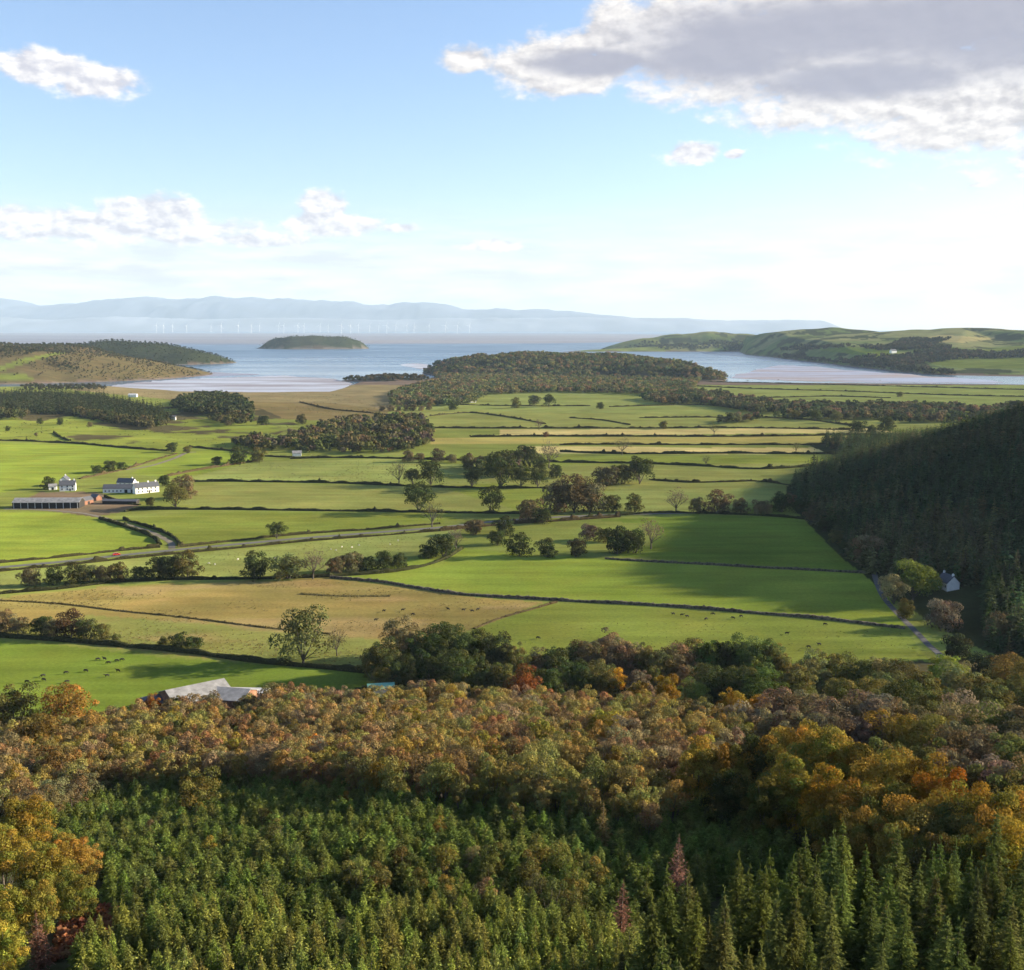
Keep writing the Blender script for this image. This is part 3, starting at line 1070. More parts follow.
# ---- brown birch wood across the middle of the slope
Hb = 10.0
xs, ys, zs = scatter([(-20, 790), (-20, 722), (40, 722), (90, 718), (125, 704), (170, 700), (240, 700), (285, 684), (360, 692), (420, 682), (520, 690), (600, 694), (680, 698), (765, 714), (690, 770), (660, 800), (600, 788), (520, 776), (420, 768), (330, 762), (260, 756), (170, 760), (90, 766), (40, 782)], 3.7, Hb, 16)
pal = [(.18, .124, .052), (.155, .130, .040), (.185, .135, .052), (.17, .122, .066), (.195, .150, .045), (.150, .135, .042), (.165, .105, .048), (.20, .152, .042)]
items = []
n = 0
for x, y, z in zip(xs, ys, zs):
    c = pal[int(fbm(np.array([x]), np.array([y]), 30, 61, 2)[0] * 14) % 8]
    if random.random() < .06:
        c = YEL
    h = Hb * random.uniform(.55, 1.2)
    if n < 290:
        n += 1
        put(K_BIRCH, x, y, z, h, vary(c, .18), 'brown and olive autumn birch in the wood between plantation and fields', 'birch tree', 'autumn birches of the brown wood', wid=1.0)
    else:
        items.append((x, y, z, h, vary(c, .18), 1.0))
print('birch', n, len(items))
if items:
    join_trees('birch_forest', K_BIRCH, items)


def at_top(px, py, h):
    x, y, z = P(px, py, h * .93)
    return x, y, z


# ---- larger single trees standing over the brown wood
for px, py, h, c, lab in [
    (66, 686, 17, (.19, .105, .024), 'rounded orange brown tree at the bottom edge of the cattle field'),
    (12, 686, 17, OLV, 'dark olive tree at the left edge above the brown wood'),
    (35, 715, 15, (.15, .10, .026), 'broad ochre tree below the cattle field near the left edge'),
    (60, 745, 14, (.14, .085, .028), 'russet brown tree sloping down towards the plantation at far left'),
    (118, 712, 10, BRN, 'brown tree beside the farm sheds, in front of their left end'),
    (152, 695, 8, ORG, 'small orange bush in front of the shed roofs'),
    (318, 732, 11, (.30, .13, .018), 'bright orange tree alone in the middle of the brown birch wood'),
    (196, 770, 11, (.13, .115, .030), 'pale olive tree on the upper edge of the spruce plantation'),
    (385, 758, 10, (.19, .14, .028), 'yellow brown tree at the lower edge of the birch wood'),
    (452, 688, 12, (.20, .135, .022), 'golden tree just below the dark belt beside the fields'),
    (525, 668, 15, (.17, .065, .022), 'domed russet red tree below the field wall'),
    (616, 668, 9, (.33, .17, .02), 'small bright yellow tree among dark woodland near the field edge'),
    (665, 675, 12, (.24, .15, .022), 'broad yellow gold tree in the woodland belt'),
    (640, 680, 11, (.20, .14, .028), 'ochre tree left of the broad yellow gold tree'),
    (540, 718, 13, (.15, .145, .030), 'tall yellow green tree rising out of the birch wood'),
    (604, 710, 12, (.19, .16, .026), 'spreading yellow tree over the centre of the birch wood'),
    (733, 690, 10, (.22, .14, .022), 'small gold tree under the dark green belt'),
    (757, 692, 11, (.24, .13, .022), 'orange gold tree next to the small gold tree'),
    (695, 680, 11, (.13, .145, .034), 'fresh green rounded tree in the woodland belt'),
    (178, 694, 12, OLV, 'olive tree in front of the large grey roofed shed'),
    (212, 693, 11, BRN, 'brown tree screening the joint between the hidden sheds'),
    (246, 691, 12, (.14, .115, .045), 'tawny tree in front of the right end of the hidden sheds'),
    (272, 683, 12, (.16, .13, .05), 'tawny tree at the right of the hidden sheds'),
    (352, 690, 11, (.14, .12, .05), 'tawny tree left of the small teal roofed shed'),
    (395, 693, 9, OLV, 'low olive tree in front of the small teal roofed shed'),
    (90, 715, 12, (.17, .12, .035), 'ochre tree on the field corner left of the hidden sheds'),
    (5, 735, 13, BRN, 'brown tree at the left edge below the dark olive tree'),
]:
    x, y, z = at_top(px, py, h)
    put(K_WOOD, x, y, z, h, c, lab, 'tree', parts=True, name='woodland_tree')

# ---- tree belt along the foot of the slope
belt = [
    (402, 617, 18, BRN), (384, 640, 16, DKG), (372, 648, 13, OLV), (420, 632, 17, DKG), (440, 622, 17, (.05, .06, .018)), (460, 628, 18, DKG), (480, 630, 16, DKG), (498, 634, 16, (.05, .055, .02)), (430, 650, 14, DKG), (455, 650, 15, DKG),
    (400, 652, 13, (.05, .055, .018)), (478, 650, 13, DKG), (515, 642, 14, OLV), (538, 650, 14, BRN), (556, 645, 16, DKG), (574, 640, 14, DKG), (590, 640, 16, BRN), (610, 629, 18, (.10, .075, .04)), (628, 637, 17, BRN), (648, 643, 15, OLV),
    (664, 650, 14, (.11, .10, .035)), (680, 645, 15, BRN), (694, 640, 16, OLV), (708, 638, 17, GRN), (724, 637, 17, DKG), (742, 637, 17, GRN), (760, 638, 17, (.07, .085, .025)), (776, 640, 16, OLV), (550, 668, 12, DKG), (580, 662, 13, DKG),
    (600, 660, 13, OLV), (705, 665, 13, DKG), (725, 668, 14, DKG), (745, 668, 14, DKG), (765, 668, 14, GRN), (500, 662, 12, OLV), (795, 660, 15, OLV), (815, 652, 15, PAL), (835, 650, 15, OLV), (856, 655, 15, OLV), (880, 655, 15, PAL), (898, 660, 14, OLV),
    (945, 652, 15, LIM), (925, 668, 15, OLV), (960, 665, 15, PAL), (985, 672, 15, OLV), (1010, 655, 16, (.12, .09, .03)), (1030, 662, 16, OLV), (905, 680, 14, DKG), (780, 690, 14, GRY), (805, 690, 14, BRN), (830, 700, 13, GRY), (855, 695, 13, BRN), (878, 692, 14, GRY),
    (900, 700, 13, BRN), (845, 680, 12, OLV), (870, 678, 12, OLV), (935, 690, 13, OLV), (955, 705, 13, BRN), (975, 695, 14, GRY), (1000, 705, 14, OLV), (1022, 700, 15, BRN), (940, 715, 13, (.15, .12, .03)), (965, 722, 13, BRN), (990, 728, 13, GRY), (1015, 735, 14, OLV),
    (880, 712, 11, (.20, .13, .024)), (905, 716, 11, (.19, .14, .03)), (860, 715, 11, GRY), (830, 715, 12, GRY), (800, 712, 12, BRN), (775, 708, 12, BRN), (750, 705, 12, GRY), (728, 702, 11, BRN), (700, 700, 11, BRN), (678, 700, 10, OLV), (655, 705, 10, BRN), (640, 668, 11, GRY),
    (930, 740, 13, OLV), (960, 745, 13, BRN), (1000, 755, 14, GRY), (1030, 760, 14, BRN), (985, 760, 13, OLV), (1010, 775, 13, OLV),
]
belt2 = []
for px, py, h, c in belt:
    if 372 <= px <= 1040:
        belt2.append((px + random.uniform(6, 13), py + random.uniform(8, 20), h * random.uniform(.6, .85), c))
for px, py, h, c in belt + belt2:
    x, y, z = at_top(px, py, h)
    dark = c[1] < .066 and c[0] < .06
    lab = ('dark green broadleaf tree in the belt between the fields and the wood' if dark else 'olive or brown broadleaf tree in the belt between the fields and the wood')
    c = tuple(min(.3, v * 1.25) for v in c)
    put(K_WOOD, x, y, z, h, vary(c, .12), lab, 'tree', 'dark trees of the field edge belt' if dark else 'autumn trees of the field edge belt', parts=True, name='woodland_tree')

# ---- golden beeches
beeches = [(700, 742, 17, GLD), (728, 748, 16, GLD), (755, 740, 17, OLV), (782, 736, 18, GLD), (805, 728, 19, GLD), (830, 735, 19, (.13, .12, .024)), (852, 745, 18, GLD), (878, 745, 18, OLV), (900, 755, 18, GLD), (925, 765, 18, (.18, .115, .02)), (950, 775, 18, (.25, .105, .018)), (975, 790, 18, GLD),
           (795, 765, 16, (.12, .11, .022)), (830, 775, 16, (.22, .13, .018)), (860, 785, 16, GLD), (890, 790, 16, (.13, .12, .024)), (920, 800, 16, GLD), (950, 810, 16, OLV), (985, 815, 16, GLD), (1015, 800, 17, GLD), (1012, 830, 16, (.2, .14, .02)), (730, 775, 13, DKG), (765, 780, 14, (.08, .09, .02)), (870, 815, 14, YEL), (905, 830, 14, YEL), (840, 812, 13, (.12, .11, .022)), (940, 838, 14, OLV), (975, 845, 14, (.10, .10, .024))]
for px, py, h, c in beeches:
    x, y, z = at_top(px, py, h * .86)
    put(K_BEECH, x, y, z, h * .86, vary(c, .16), 'large golden and green beech on the spur above the tall spruces', 'beech tree', 'golden beeches on the right hand spur', parts=True, wid=.86)
for px, py, h, c in [(32, 800, 15, (.22, .155, .028)), (66, 838, 12, (.22, .145, .028)), (48, 850, 13, (.18, .15, .028)), (8, 830, 14, (.21, .155, .028)), (78, 872, 10, (.13, .135, .028)), (3, 890, 12, (.18, .16, .028)), (42, 885, 11, (.15, .145, .028)), (5, 925, 10, (.19, .17, .028)), (84, 842, 10, (.23, .145, .034))]:
    px -= 8
    x, y, z = at_top(px, py, h * .8)
    put(K_BEECH, x, y, z, h * .8, vary(c, .1), 'golden yellow beech in the cluster at the left edge beside the plantation', 'beech tree', 'golden beeches at the left edge', parts=True)
for px, py, h, c, lab in [(38, 915, 8, (.13, .065, .045), 'bare reddish birch beside the bracken patch at lower left'), (620, 885, 9, (.17, .085, .06), 'dead pinkish brown conifer before the tall spruces'), (678, 840, 10, (.16, .085, .065), 'dead reddish conifer standing in the shaded hollow'), (602, 805, 8, (.16, .12, .045), 'small pale brown tree at the shaded end of the plantation')]:
    x, y, z = at_top(px, py, h)
    put(K_DEAD, x, y, z, h, c, lab, 'dead tree', name='dead_tree', wid=1.2)
# birches left below the orange trees
for x, y, z in zip(*scatter([(-20, 800), (-20, 745), (50, 760), (95, 770), (45, 800)], 5.5, 9, 18)):
    put(K_BIRCH, x, y, z, random.uniform(7, 10), vary(BRN, .15), 'brown birch at the left edge between the orange trees and the beeches', 'birch tree', 'brown birches at the left edge', wid=1.3)

# ---- bracken patch
xs, ys, zs = scatter([(50, 960), (62, 925), (110, 905), (150, 912), (140, 935), (95, 950)], .55, .6, 19)
K_FERN = Kind('bracken', [broadleaf(.9, .6, .05, 5, 22, .42, 360 + i, low=True) for i in range(3)], [.9] * 3)
o = join_trees('bracken_ground_cover', K_FERN, [(x, y, z, random.uniform(.5, 1.2), vary((.17, .07, .032), .3), 1.2) for x, y, z in zip(xs, ys, zs)])

K_RUSH = Kind('rushes', [broadleaf(.8, .55, .0, 4, 7, .5, 390 + i, low=True) for i in range(4)], [.8] * 4)
rr_ = np.random.default_rng(91)
it = []
for poly, nmax, thr, colr, hh in [
        ([(-60, 604), (110, 588), (330, 580), (480, 599), (540, 603), (365, 664), (250, 658), (60, 638), (-60, 630)], 3200, .52, [(.19, .15, .06), (.16, .14, .05), (.22, .18, .075)], .36),
        ([(-90, 404), (260, 408), (300, 425), (240, 450), (80, 443), (-90, 438)], 900, .56, [(.07, .07, .03), (.10, .09, .04)], .8),
        ([(100, 392), (250, 393), (335, 394), (380, 402), (388, 412), (330, 414), (200, 404)], 1500, .45, [(.14, .12, .055), (.12, .105, .045)], .7),
        ([(0, 575), (120, 561), (260, 549), (430, 531), (380, 562), (250, 576), (0, 590)], 800, .55, [(.16, .155, .055), (.14, .15, .05)], .35),
        ([(250, 463), (480, 459), (540, 486), (440, 484), (200, 480)], 700, .58, [(.12, .12, .045), (.11, .105, .04)], .5),
        ([(470, 632), (560, 606), (900, 630), (920, 655), (560, 672)], 700, .57, [(.13, .15, .045), (.15, .15, .05)], .3)]:
    w = np.array([P(*q)[:2] for q in poly])
    gx = rr_.uniform(w[:, 0].min(), w[:, 0].max(), nmax * 8)
    gy = rr_.uniform(w[:, 1].min(), w[:, 1].max(), nmax * 8)
    m = inside(w, gx, gy) & (fbm(gx * .5, gy, 38, 93, 4) > thr - .12 * rr_.random(gx.size))
    gx, gy = gx[m][:nmax], gy[m][:nmax]
    for x, y, z in zip(gx, gy, H(gx, gy)):
        it.append((x, y, z, hh * random.uniform(.5, 1.4), vary(random.choice(colr), .2), random.uniform(.8, 1.8)))
join_trees('rushes_ground_cover', K_RUSH, it)
print('rushes', len(it))

# ---- hillside forest on the right
xs, ys = np.meshgrid(np.arange(150, 640, 5.2), np.arange(405, 1250, 5.2))
r = np.random.default_rng(23)
xs = xs.ravel() + r.uniform(-2.2, 2.2, xs.size)
ys = ys.ravel() + r.uniform(-2.2, 2.2, ys.size)
zs = H(xs, ys)
hx = np.interp(ys, [380, 420, 520, 620, 720, 820, 900, 1100], [220, 197, 188, 192, 202, 213, 234, 345])
keep = (xs > hx + 14 * (fbm(xs, ys, 40, 66, 2) - .5)) & (zs > .4)
xs, ys, zs = xs[keep], ys[keep], zs[keep]
px, py = project(xs, ys, zs + 14)
glen = inside([(865, 545), (905, 560), (985, 560), (990, 605), (968, 660), (930, 660), (880, 610)], px, py)
keep = ((px < 1200) | ((px < 1700) & (r.random(len(xs)) < .4))) & ~glen
xs, ys, zs, px, py = xs[keep], ys[keep], zs[keep], px[keep], py[keep]
gx, gy = np.meshgrid(np.arange(640, 900, 9.0), np.arange(600, 1150, 9.0))
xs2, ys2 = gx.ravel() + r.uniform(-4, 4, gx.size), gy.ravel() + r.uniform(-4, 4, gx.size)
zs2 = H(xs2, ys2)
xs, ys, zs = np.r_[xs, xs2], np.r_[ys, ys2], np.r_[zs, zs2]
px, py = project(xs, ys, zs + 14)
order = np.argsort(ys)
n = 0
items = []
for i in order:
    h = random.uniform(8, 18)
    fo = fbm(np.array([xs[i]]), np.array([ys[i]]), 70, 67, 2)[0]
    col = vary((.056, .078, .032) if fo < .50 else (.105, .108, .046), .32)
    if n < 300 and 770 < px[i] < 1020 and py[i] > 400 and random.random() < .45:
        n += 1
        put(K_HILL, xs[i], ys[i], zs[i], h, col, 'dark conifer in the shaded forest covering the hillside on the right', 'conifer', 'conifers of the shaded hillside forest')
    else:
        items.append((xs[i], ys[i], zs[i], h, col, 1.05))
print('hill', n, len(items))
join_trees('hillside_conifer_forest', K_HILL, items)
x, y, z = P(813, 474)
put(K_HILL, x, y, z, 26 * y / 1100, (.035, .043, .018), 'tall dark conifer standing clear at the tip of the hillside forest', 'conifer', parts=True, name='edge_conifer')


# ---- trees of the fields, one by one
def ftree(px, py, hpx, kind, col, label, cat='tree', group=None, wid=1.0, name=None):
    x, y, z = P(px, py)
    h = hpx * math.hypot(y, CAMZ) / FPX
    return put(kind, x, y, z, h, vary(col, .07), label, cat, group, parts=True, name=name, wid=wid)


O, B, T = K_OAK, K_BUSHY, K_TWIG
for a in [
    (303, 663, 54, O, PAL, 'large pale green tree with twin crown at the corner of the tan pasture'),
    (337, 656, 27, T, BRN, 'small brown tree beside the large pale green tree'),
    (399, 485, 25, T, PAL, 'thin pale tree at left of the field oaks'),
    (413, 485, 17, O, DKG, 'small dark tree between the thin pale tree and round oak'),
    (431, 486, 26, O, DKG, 'round dark oak on the hedge of the middle fields'),
    (472, 487, 19, O, DKG, 'squat dark oak standing between the round oak and tall oaks'),
    (501, 488, 36, O, DKG, 'tallest dark tree in the middle of the fields'),
    (521, 487, 22, O, (.05, .06, .02), 'dark tree just right of the tallest field tree'),
    (538, 487, 19, O, (.05, .06, .02), 'rounded tree at right end of the oak row'),
    (419, 512, 29, O, (.045, .055, .018), 'leaning dark oak with a gappy crown below the round oak'),
    (432, 527, 26, T, (.13, .12, .045), 'yellowing thin tree on the roadside below the leaning oak'),
    (492, 513, 26, O, DKG, 'lone dark oak with a clear trunk in the middle field'),
    (277, 539, 18, O, DKG, 'lone dark tree beside the road left of centre'),
    (549, 468, 26, T, (.11, .085, .06), 'wispy pinkish grey tree in the centre'),
    (622, 455, 18, T, (.12, .12, .05), 'pale slender tree in the straw field strips'),
    (640, 484, 28, O, DKG, 'dark pointed tree at right end of the central clump'),
    (622, 484, 22, B, OLV, 'olive bush left of the dark pointed tree'),
    (676, 513, 25, T, GRY, 'bare grey spreading tree above the shaded green field'),
    (697, 513, 16, B, BRN, 'low brown bush right of the bare grey tree'),
    (718, 513, 22, B, (.12, .09, .05), 'rounded brown tree on the shaded field hedge'),
    (740, 514, 15, B, BRN, 'brown scrub tree towards the hill foot on the shaded field hedge'),
    (762, 514, 16, B, BRN, 'dark brown scrub tree at the foot of the hill'),
    (781, 512, 20, B, DKG, 'dark scrub tree touching the hillside forest'),
    (558, 512, 32, B, BRN, 'left brown tree of the big clump right of centre'),
    (574, 513, 38, O, (.10, .075, .035), 'tallest brown tree of the big clump right of centre'),
    (590, 512, 32, B, BRN, 'right brown tree of the big clump right of centre'),
    (530, 520, 24, B, (.095, .075, .035), 'brown domed tree left of the big clump'),
    (542, 523, 17, B, DKG, 'dark round bush in front of the brown domed tree'),
    (612, 512, 19, B, OLV, 'olive tree of a pair right of the big clump'),
    (634, 512, 19, B, OLV, 'right hand olive tree of a pair beside the big clump'),
    (605, 486, 22, B, (.085, .07, .035), 'brownish tree behind the olive pair'),
    (519, 556, 22, B, DKG, 'dark tree at the left of the copse by the bright field'),
    (497, 545, 16, B, DKG, 'dark bush on the hedge left of the copse'),
    (547, 557, 18, B, DKG, 'low dark tree in the copse by the bright field'),
    (577, 557, 20, B, (.055, .05, .025), 'brown dark tree in the copse by the bright field'),
    (617, 554, 30, B, DKG, 'largest dark tree of the copse by the shaded field'),
    (634, 553, 26, B, DKG, 'dark tree at the right of the largest copse tree'),
    (651, 549, 31, T, GRY, 'tall bare grey tree at the right end of the copse'),
    (588, 540, 18, B, (.09, .065, .045), 'brown scrub tree behind the copse'),
    (604, 542, 16, B, OLV, 'olive scrub tree behind the copse'),
    (443, 556, 24, B, DKG, 'dark dense tree on the bend of the field hedge'),
    (456, 551, 24, T, GRY, 'grey thinning tree behind the dark dense tree'),
    (428, 558, 15, B, DKG, 'low dark bush left of the dense hedge tree'),
    (475, 534, 17, B, BRN, 'brown bush beside the road right of the grey tree'),
    (505, 535, 18, B, DKG, 'dark roadside bush near the lone oak'),
    (870, 562, 31, B, (.18, .14, .075), 'pale brown tree catching the light at the bend of the glen lane'),
    (893, 604, 30, O, (.20, .175, .08), 'pale thin tree beside the glen lane below the bend'),
    (913, 600, 40, O, LIM, 'sunlit yellow green tree beside the white cottage'),
    (931, 590, 20, B, (.22, .21, .035), 'bright yellow bush against the white cottage gable'),
    (941, 628, 32, B, (.16, .125, .08), 'bare round brown tree below the white cottage'),
    (905, 618, 18, B, OLV, 'olive bush between the glen lane and the bare round tree'),
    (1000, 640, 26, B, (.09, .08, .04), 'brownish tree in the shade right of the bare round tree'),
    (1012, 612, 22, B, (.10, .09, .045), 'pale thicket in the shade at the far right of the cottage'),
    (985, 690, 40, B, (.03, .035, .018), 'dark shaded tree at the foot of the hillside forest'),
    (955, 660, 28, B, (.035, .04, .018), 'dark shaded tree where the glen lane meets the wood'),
    (175, 508, 26, O, OLV, 'olive tree in front of the white farm range'),
    (185, 498, 22, B, BRN, 'brown tree behind the farmyard at its right end'),
    (164, 486, 12, B, DKG, 'small dark tree at the far corner of the white farm range'),
    (150, 506, 10, B, OLV, 'low bush at the end of the farmyard'),
    (49, 489, 12, B, DKG, 'dark round tree left of the white farmhouse'),
    (97, 473, 9, B, DKG, 'dark bush first along the track behind the farm'),
    (110, 472, 13, B, (.055, .06, .02), 'taller bush second along the track behind the farm'),
    (121, 470, 9, B, DKG, 'bush third along the track behind the farm'),
    (172, 452, 11, B, DKG, 'dark round tree at the far end of the track'),
    (187, 453, 8, B, OLV, 'small olive bush at the far end of the track'),
    (217, 465, 10, B, DKG, 'dark bush left of the middle field scrub'),
    (239, 464, 16, B, DKG, 'dark tree at left of the scrub wood'),
    (258, 462, 14, B, OLV, 'olive tree at the edge of the scrub wood'),
    (263, 425, 11, B, DKG, 'dark round tree on the edge of the brown saltmarsh'),
    (301, 424, 10, B, (.055, .05, .02), 'brown bush pair on the saltmarsh edge'),
    (453, 410, 9, B, DKG, 'tiny dark tree at right of the saltmarsh row'),
    (516, 408, 10, B, OLV, 'small olive tree below the peninsula wood'),
    (534, 405, 11, B, (.06, .065, .03), 'small grey green tree below the peninsula wood'),
    (549, 407, 13, O, DKG, 'dark round tree right of the small grey green tree'),
    (600, 409, 7, B, DKG, 'low dark thicket in the far pasture'),
    (539, 430, 11, T, GRY, 'bare tree on the upper hedge of the straw strips'),
    (546, 437, 6, B, (.10, .05, .025), 'low reddish bush on the hedge of the straw strips'),
    (663, 429, 9, B, OLV, 'small olive tree on the top hedge of the straw strips'),
    (714, 435, 13, T, PAL, 'pale wispy tree over the straw strips'),
    (706, 466, 11, T, PAL, 'small pale tree in the fields left of the hill'),
    (796, 453, 11, T, PAL, 'small pale tree near the tip of the hillside forest'),
    (795, 420, 10, O, OLV, 'olive tree in front of the far tree belt, left one of three'),
    (815, 421, 11, O, DKG, 'dark tree in front of the far tree belt, middle one of three'),
    (836, 423, 12, O, PAL, 'pale tree in front of the far tree belt, right one of three'),
    (857, 433, 14, B, DKG, 'dark tree above the hill tip, left of its small group'),
    (871, 434, 9, B, DKG, 'low dark tree above the hill tip between two taller trees'),
    (886, 431, 15, B, DKG, 'dark tree above the hill tip, right of its small group'),
    (900, 397, 6, B, OLV, 'tiny tree alone in the far right fields'),
    (1016, 412, 13, B, (.04, .045, .022), 'dark tree on the skyline of the hill at the right edge'),
]:
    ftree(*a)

ROWS = [
    ('row below the main road', B, [(31, 586, 20, BRN), (54, 585, 18, DKG), (74, 584, 21, (.045, .05, .018)), (89, 582, 18, PAL), (103, 582, 18, BRN), (118, 581, 19, (.085, .07, .025)), (139, 580, 16, DKG), (158, 579, 23, DKG), (172, 578, 26, (.05, .06, .02)), (187, 578, 26, OLV)]),
    ('row above the cattle field', B, [(-6, 630, 20, BRN), (6, 632, 21, BRN), (19, 634, 19, BRN), (41, 635, 21, DKG), (54, 636, 18, BRN), (71, 637, 26, (.07, .045, .025)), (86, 639, 22, (.06, .06, .022)), (103, 640, 16, OLV), (116, 642, 9, OLV)]),
    ('clump on the cattle field hedge', B, [(164, 646, 11, OLV), (180, 649, 18, DKG), (194, 650, 15, DKG)]),
    ('hedge row above the tan pasture', B, [(256, 579, 26, DKG), (288, 579, 27, PAL), (313, 579, 30, GRY), (336, 574, 20, BRN), (352, 572, 22, BRN), (367, 571, 17, DKG), (384, 570, 20, DKG), (399, 569, 16, DKG)]),
    ('scrub along the foot of the hillside forest', B, [(799, 514, 16, DKG), (812, 522, 14, BRN), (825, 532, 16, DKG), (838, 543, 15, OLV), (850, 553, 17, DKG), (790, 506, 13, BRN)]),
    ('line of small trees on the saltmarsh edge', B, [(382, 411, 6, BRN), (391, 411, 7, BRN), (399, 411, 5, BRN), (406, 411, 6, BRN), (413, 411, 8, BRN), (421, 411, 6, BRN), (429, 410, 7, BRN)]),
    ('thorn line behind the bright farm field', B, [(40, 424, 6, DKG), (60, 425, 7, DKG), (8, 431, 5, DKG), (36, 436, 4, BRN), (90, 427, 5, BRN)]),
    ('central scrub between the hedges', B, [(468, 469, 14, OLV), (485, 470, 15, (.07, .06, .03)), (499, 466, 13, DKG), (515, 466, 18, DKG), (528, 463, 20, DKG), (540, 470, 15, DKG), (556, 478, 14, DKG), (420, 460, 8, BRN), (408, 462, 12, BRN), (438, 462, 13, (.07, .06, .035)), (452, 463, 10, BRN)]),
]
for rown, kind, l in ROWS:
    for i, (px, py, hp, c) in enumerate(sorted(l)):
        look = 'dark green' if c[1] >= c[0] and c[1] < .07 else 'brown' if c[0] > c[1] * 1.15 else 'olive'
        k2 = K_TWIG if c is GRY else kind
        ftree(px, py, hp, k2, c, f'{look} tree, {ORD[i]} from left in the {rown}', 'tree', rown)

# ---- far woods that read as one mass
def cover(masks_key, spacing, seed, thr=-.3):
    Pk = RIDGES[masks_key]
    r_ = np.random.default_rng(seed)
    x0, y0 = Pk[:, 0].min() - 500, Pk[:, 1].min() - 520
    x1, y1 = Pk[:, 0].max() + 500, Pk[:, 1].max() + 200
    gx, gy = np.meshgrid(np.arange(x0, x1, spacing), np.arange(y0, y1, spacing))
    gx = gx.ravel() + r_.uniform(-.4, .4, gx.size) * spacing
    gy = gy.ravel() + r_.uniform(-.4, .4, gy.size) * spacing
    m = (ridge_h(Pk, gx, gy) > thr) & (fbm(gx, gy, 90, seed + 3, 3) > {'wood_ridge': .36, 'brown_hill': .47}.get(masks_key, -1))
    gx, gy = gx[m], gy[m]
    return list(zip(gx, gy, H(gx, gy)))


def far_wood(name, polys, kind, h, spacing, pal, seed, wid=1.0, gap=-1):
    items = []
    for k, poly in enumerate(polys):
        for x, y, z in (cover(poly, spacing, seed) if isinstance(poly, str) else zip(*scatter(poly, spacing, h, seed + k))):
            if z > -.5 and (gap < 0 or fbm(np.array([x]), np.array([y]), 48, seed + 5, 3)[0] > gap):
                items.append((x, y, z, h * random.uniform(.5, 1.3), vary(pal[int(fbm(np.array([x]), np.array([y]), 55, seed, 3)[0] * 3.2 * len(pal)) % len(pal)], .25), wid))
    print(name, len(items))
    return join_trees(name, kind, items)


far_wood('peninsula_forest', ['wood_ridge', [(430, 372), (450, 367), (500, 368), (560, 370), (640, 374), (700, 378), (690, 388), (640, 385), (560, 379), (500, 377), (440, 377)], [(392, 402), (388, 392), (410, 384), (450, 376), (500, 374), (560, 376), (640, 381), (708, 390), (705, 397), (640, 390), (560, 388), (490, 390), (470, 400)]], K_FAR, 11, 10.5, [(0.089, 0.095, 0.040), (0.116, 0.101, 0.050), (0.158, 0.112, 0.055), (0.068, 0.078, 0.033), (0.137, 0.129, 0.044), (0.079, 0.095, 0.044)], 31)
far_wood('islet_forest', ['wood_isle'], K_FAR, 9, 10, [(.06, .055, .025), (.085, .065, .03), (.05, .05, .022)], 34)
far_wood('marsh_conifer_forest', [[(-30, 400), (-20, 390), (20, 388), (60, 389), (100, 391), (130, 397), (160, 403), (172, 412), (150, 419), (100, 413), (60, 407), (0, 405)]], K_FARCON, 14, 8, [(.034, .044, .018), (.042, .05, .02), (.05, .055, .022)], 35, 1.1)
far_wood('marsh_knoll_forest', [[(172, 402), (185, 394), (210, 391), (240, 395), (254, 404), (250, 412), (215, 410), (185, 408)]], K_FAR, 12, 9, [(.036, .046, .018), (.042, .05, .02), (.05, .056, .02)], 36)
far_wood('marsh_fringe_forest', [[(205, 414), (250, 410), (252, 418), (230, 421)], [(70, 405), (130, 414), (165, 420), (150, 424), (110, 417), (75, 411)], [(-30, 408), (28, 408), (25, 414), (-30, 414)]], K_FAR, 10, 11, [(.05, .055, .02), (.07, .065, .025), (.085, .07, .03)], 37)
far_wood('scrub_forest', [[(278, 437), (300, 428), (340, 417), (380, 414), (420, 413), (432, 425), (428, 440), (400, 444), (350, 446), (300, 449), (280, 447)], [(232, 436), (262, 434), (277, 438), (276, 444), (250, 443)], [(465, 456), (520, 452), (545, 462), (520, 470), (480, 470)]], K_FAR, 11, 9.5, [(0.079, 0.090, 0.033), (0.105, 0.101, 0.040), (0.147, 0.112, 0.050), (0.063, 0.073, 0.029), (0.126, 0.129, 0.042), (0.137, 0.106, 0.072)], 41, gap=.40)
far_wood('long_belt_forest', [[(690, 393), (720, 390), (760, 398), (800, 401), (850, 402), (900, 402), (960, 403), (1000, 407), (990, 415), (950, 416), (900, 416), (850, 414), (780, 412), (720, 402), (690, 397)], [(640, 394), (700, 389), (705, 394), (690, 399), (660, 399)], [(718, 414), (760, 412), (760, 415), (720, 417)], [(985, 404), (1040, 400), (1040, 410), (990, 412)]], K_FAR, 12, 10, [(0.063, 0.073, 0.035), (0.079, 0.081, 0.039), (0.100, 0.090, 0.046), (0.137, 0.101, 0.055), (0.074, 0.090, 0.037)], 45, gap=.36)
far_wood('brown_hill_gorse_ground_cover', ['brown_hill'], K_FAR, 4.5, 13, [(.05, .055, .024), (.07, .065, .03), (.085, .075, .034)], 57)
far_wood('wood_hill_forest', ['wood_hill'], K_FAR, 8, 15, [(.06, .062, .028), (.08, .075, .032)], 58)
far_wood('dark_headland_scrub_ground_cover', ['dark_head'], K_FAR, 7, 20, [(.035, .042, .022), (.045, .05, .025)], 59)
far_wood('isle_scrub_ground_cover', ['isle'], K_FAR, 6, 24, [(.045, .055, .025), (.06, .065, .03), (.08, .085, .035)], 60)
K_BLOB = Kind('far_wood', [broadleaf(13, 9, .5, 7, 60, 5.0, 380 + i, low=True) for i in range(3)], [13] * 3)
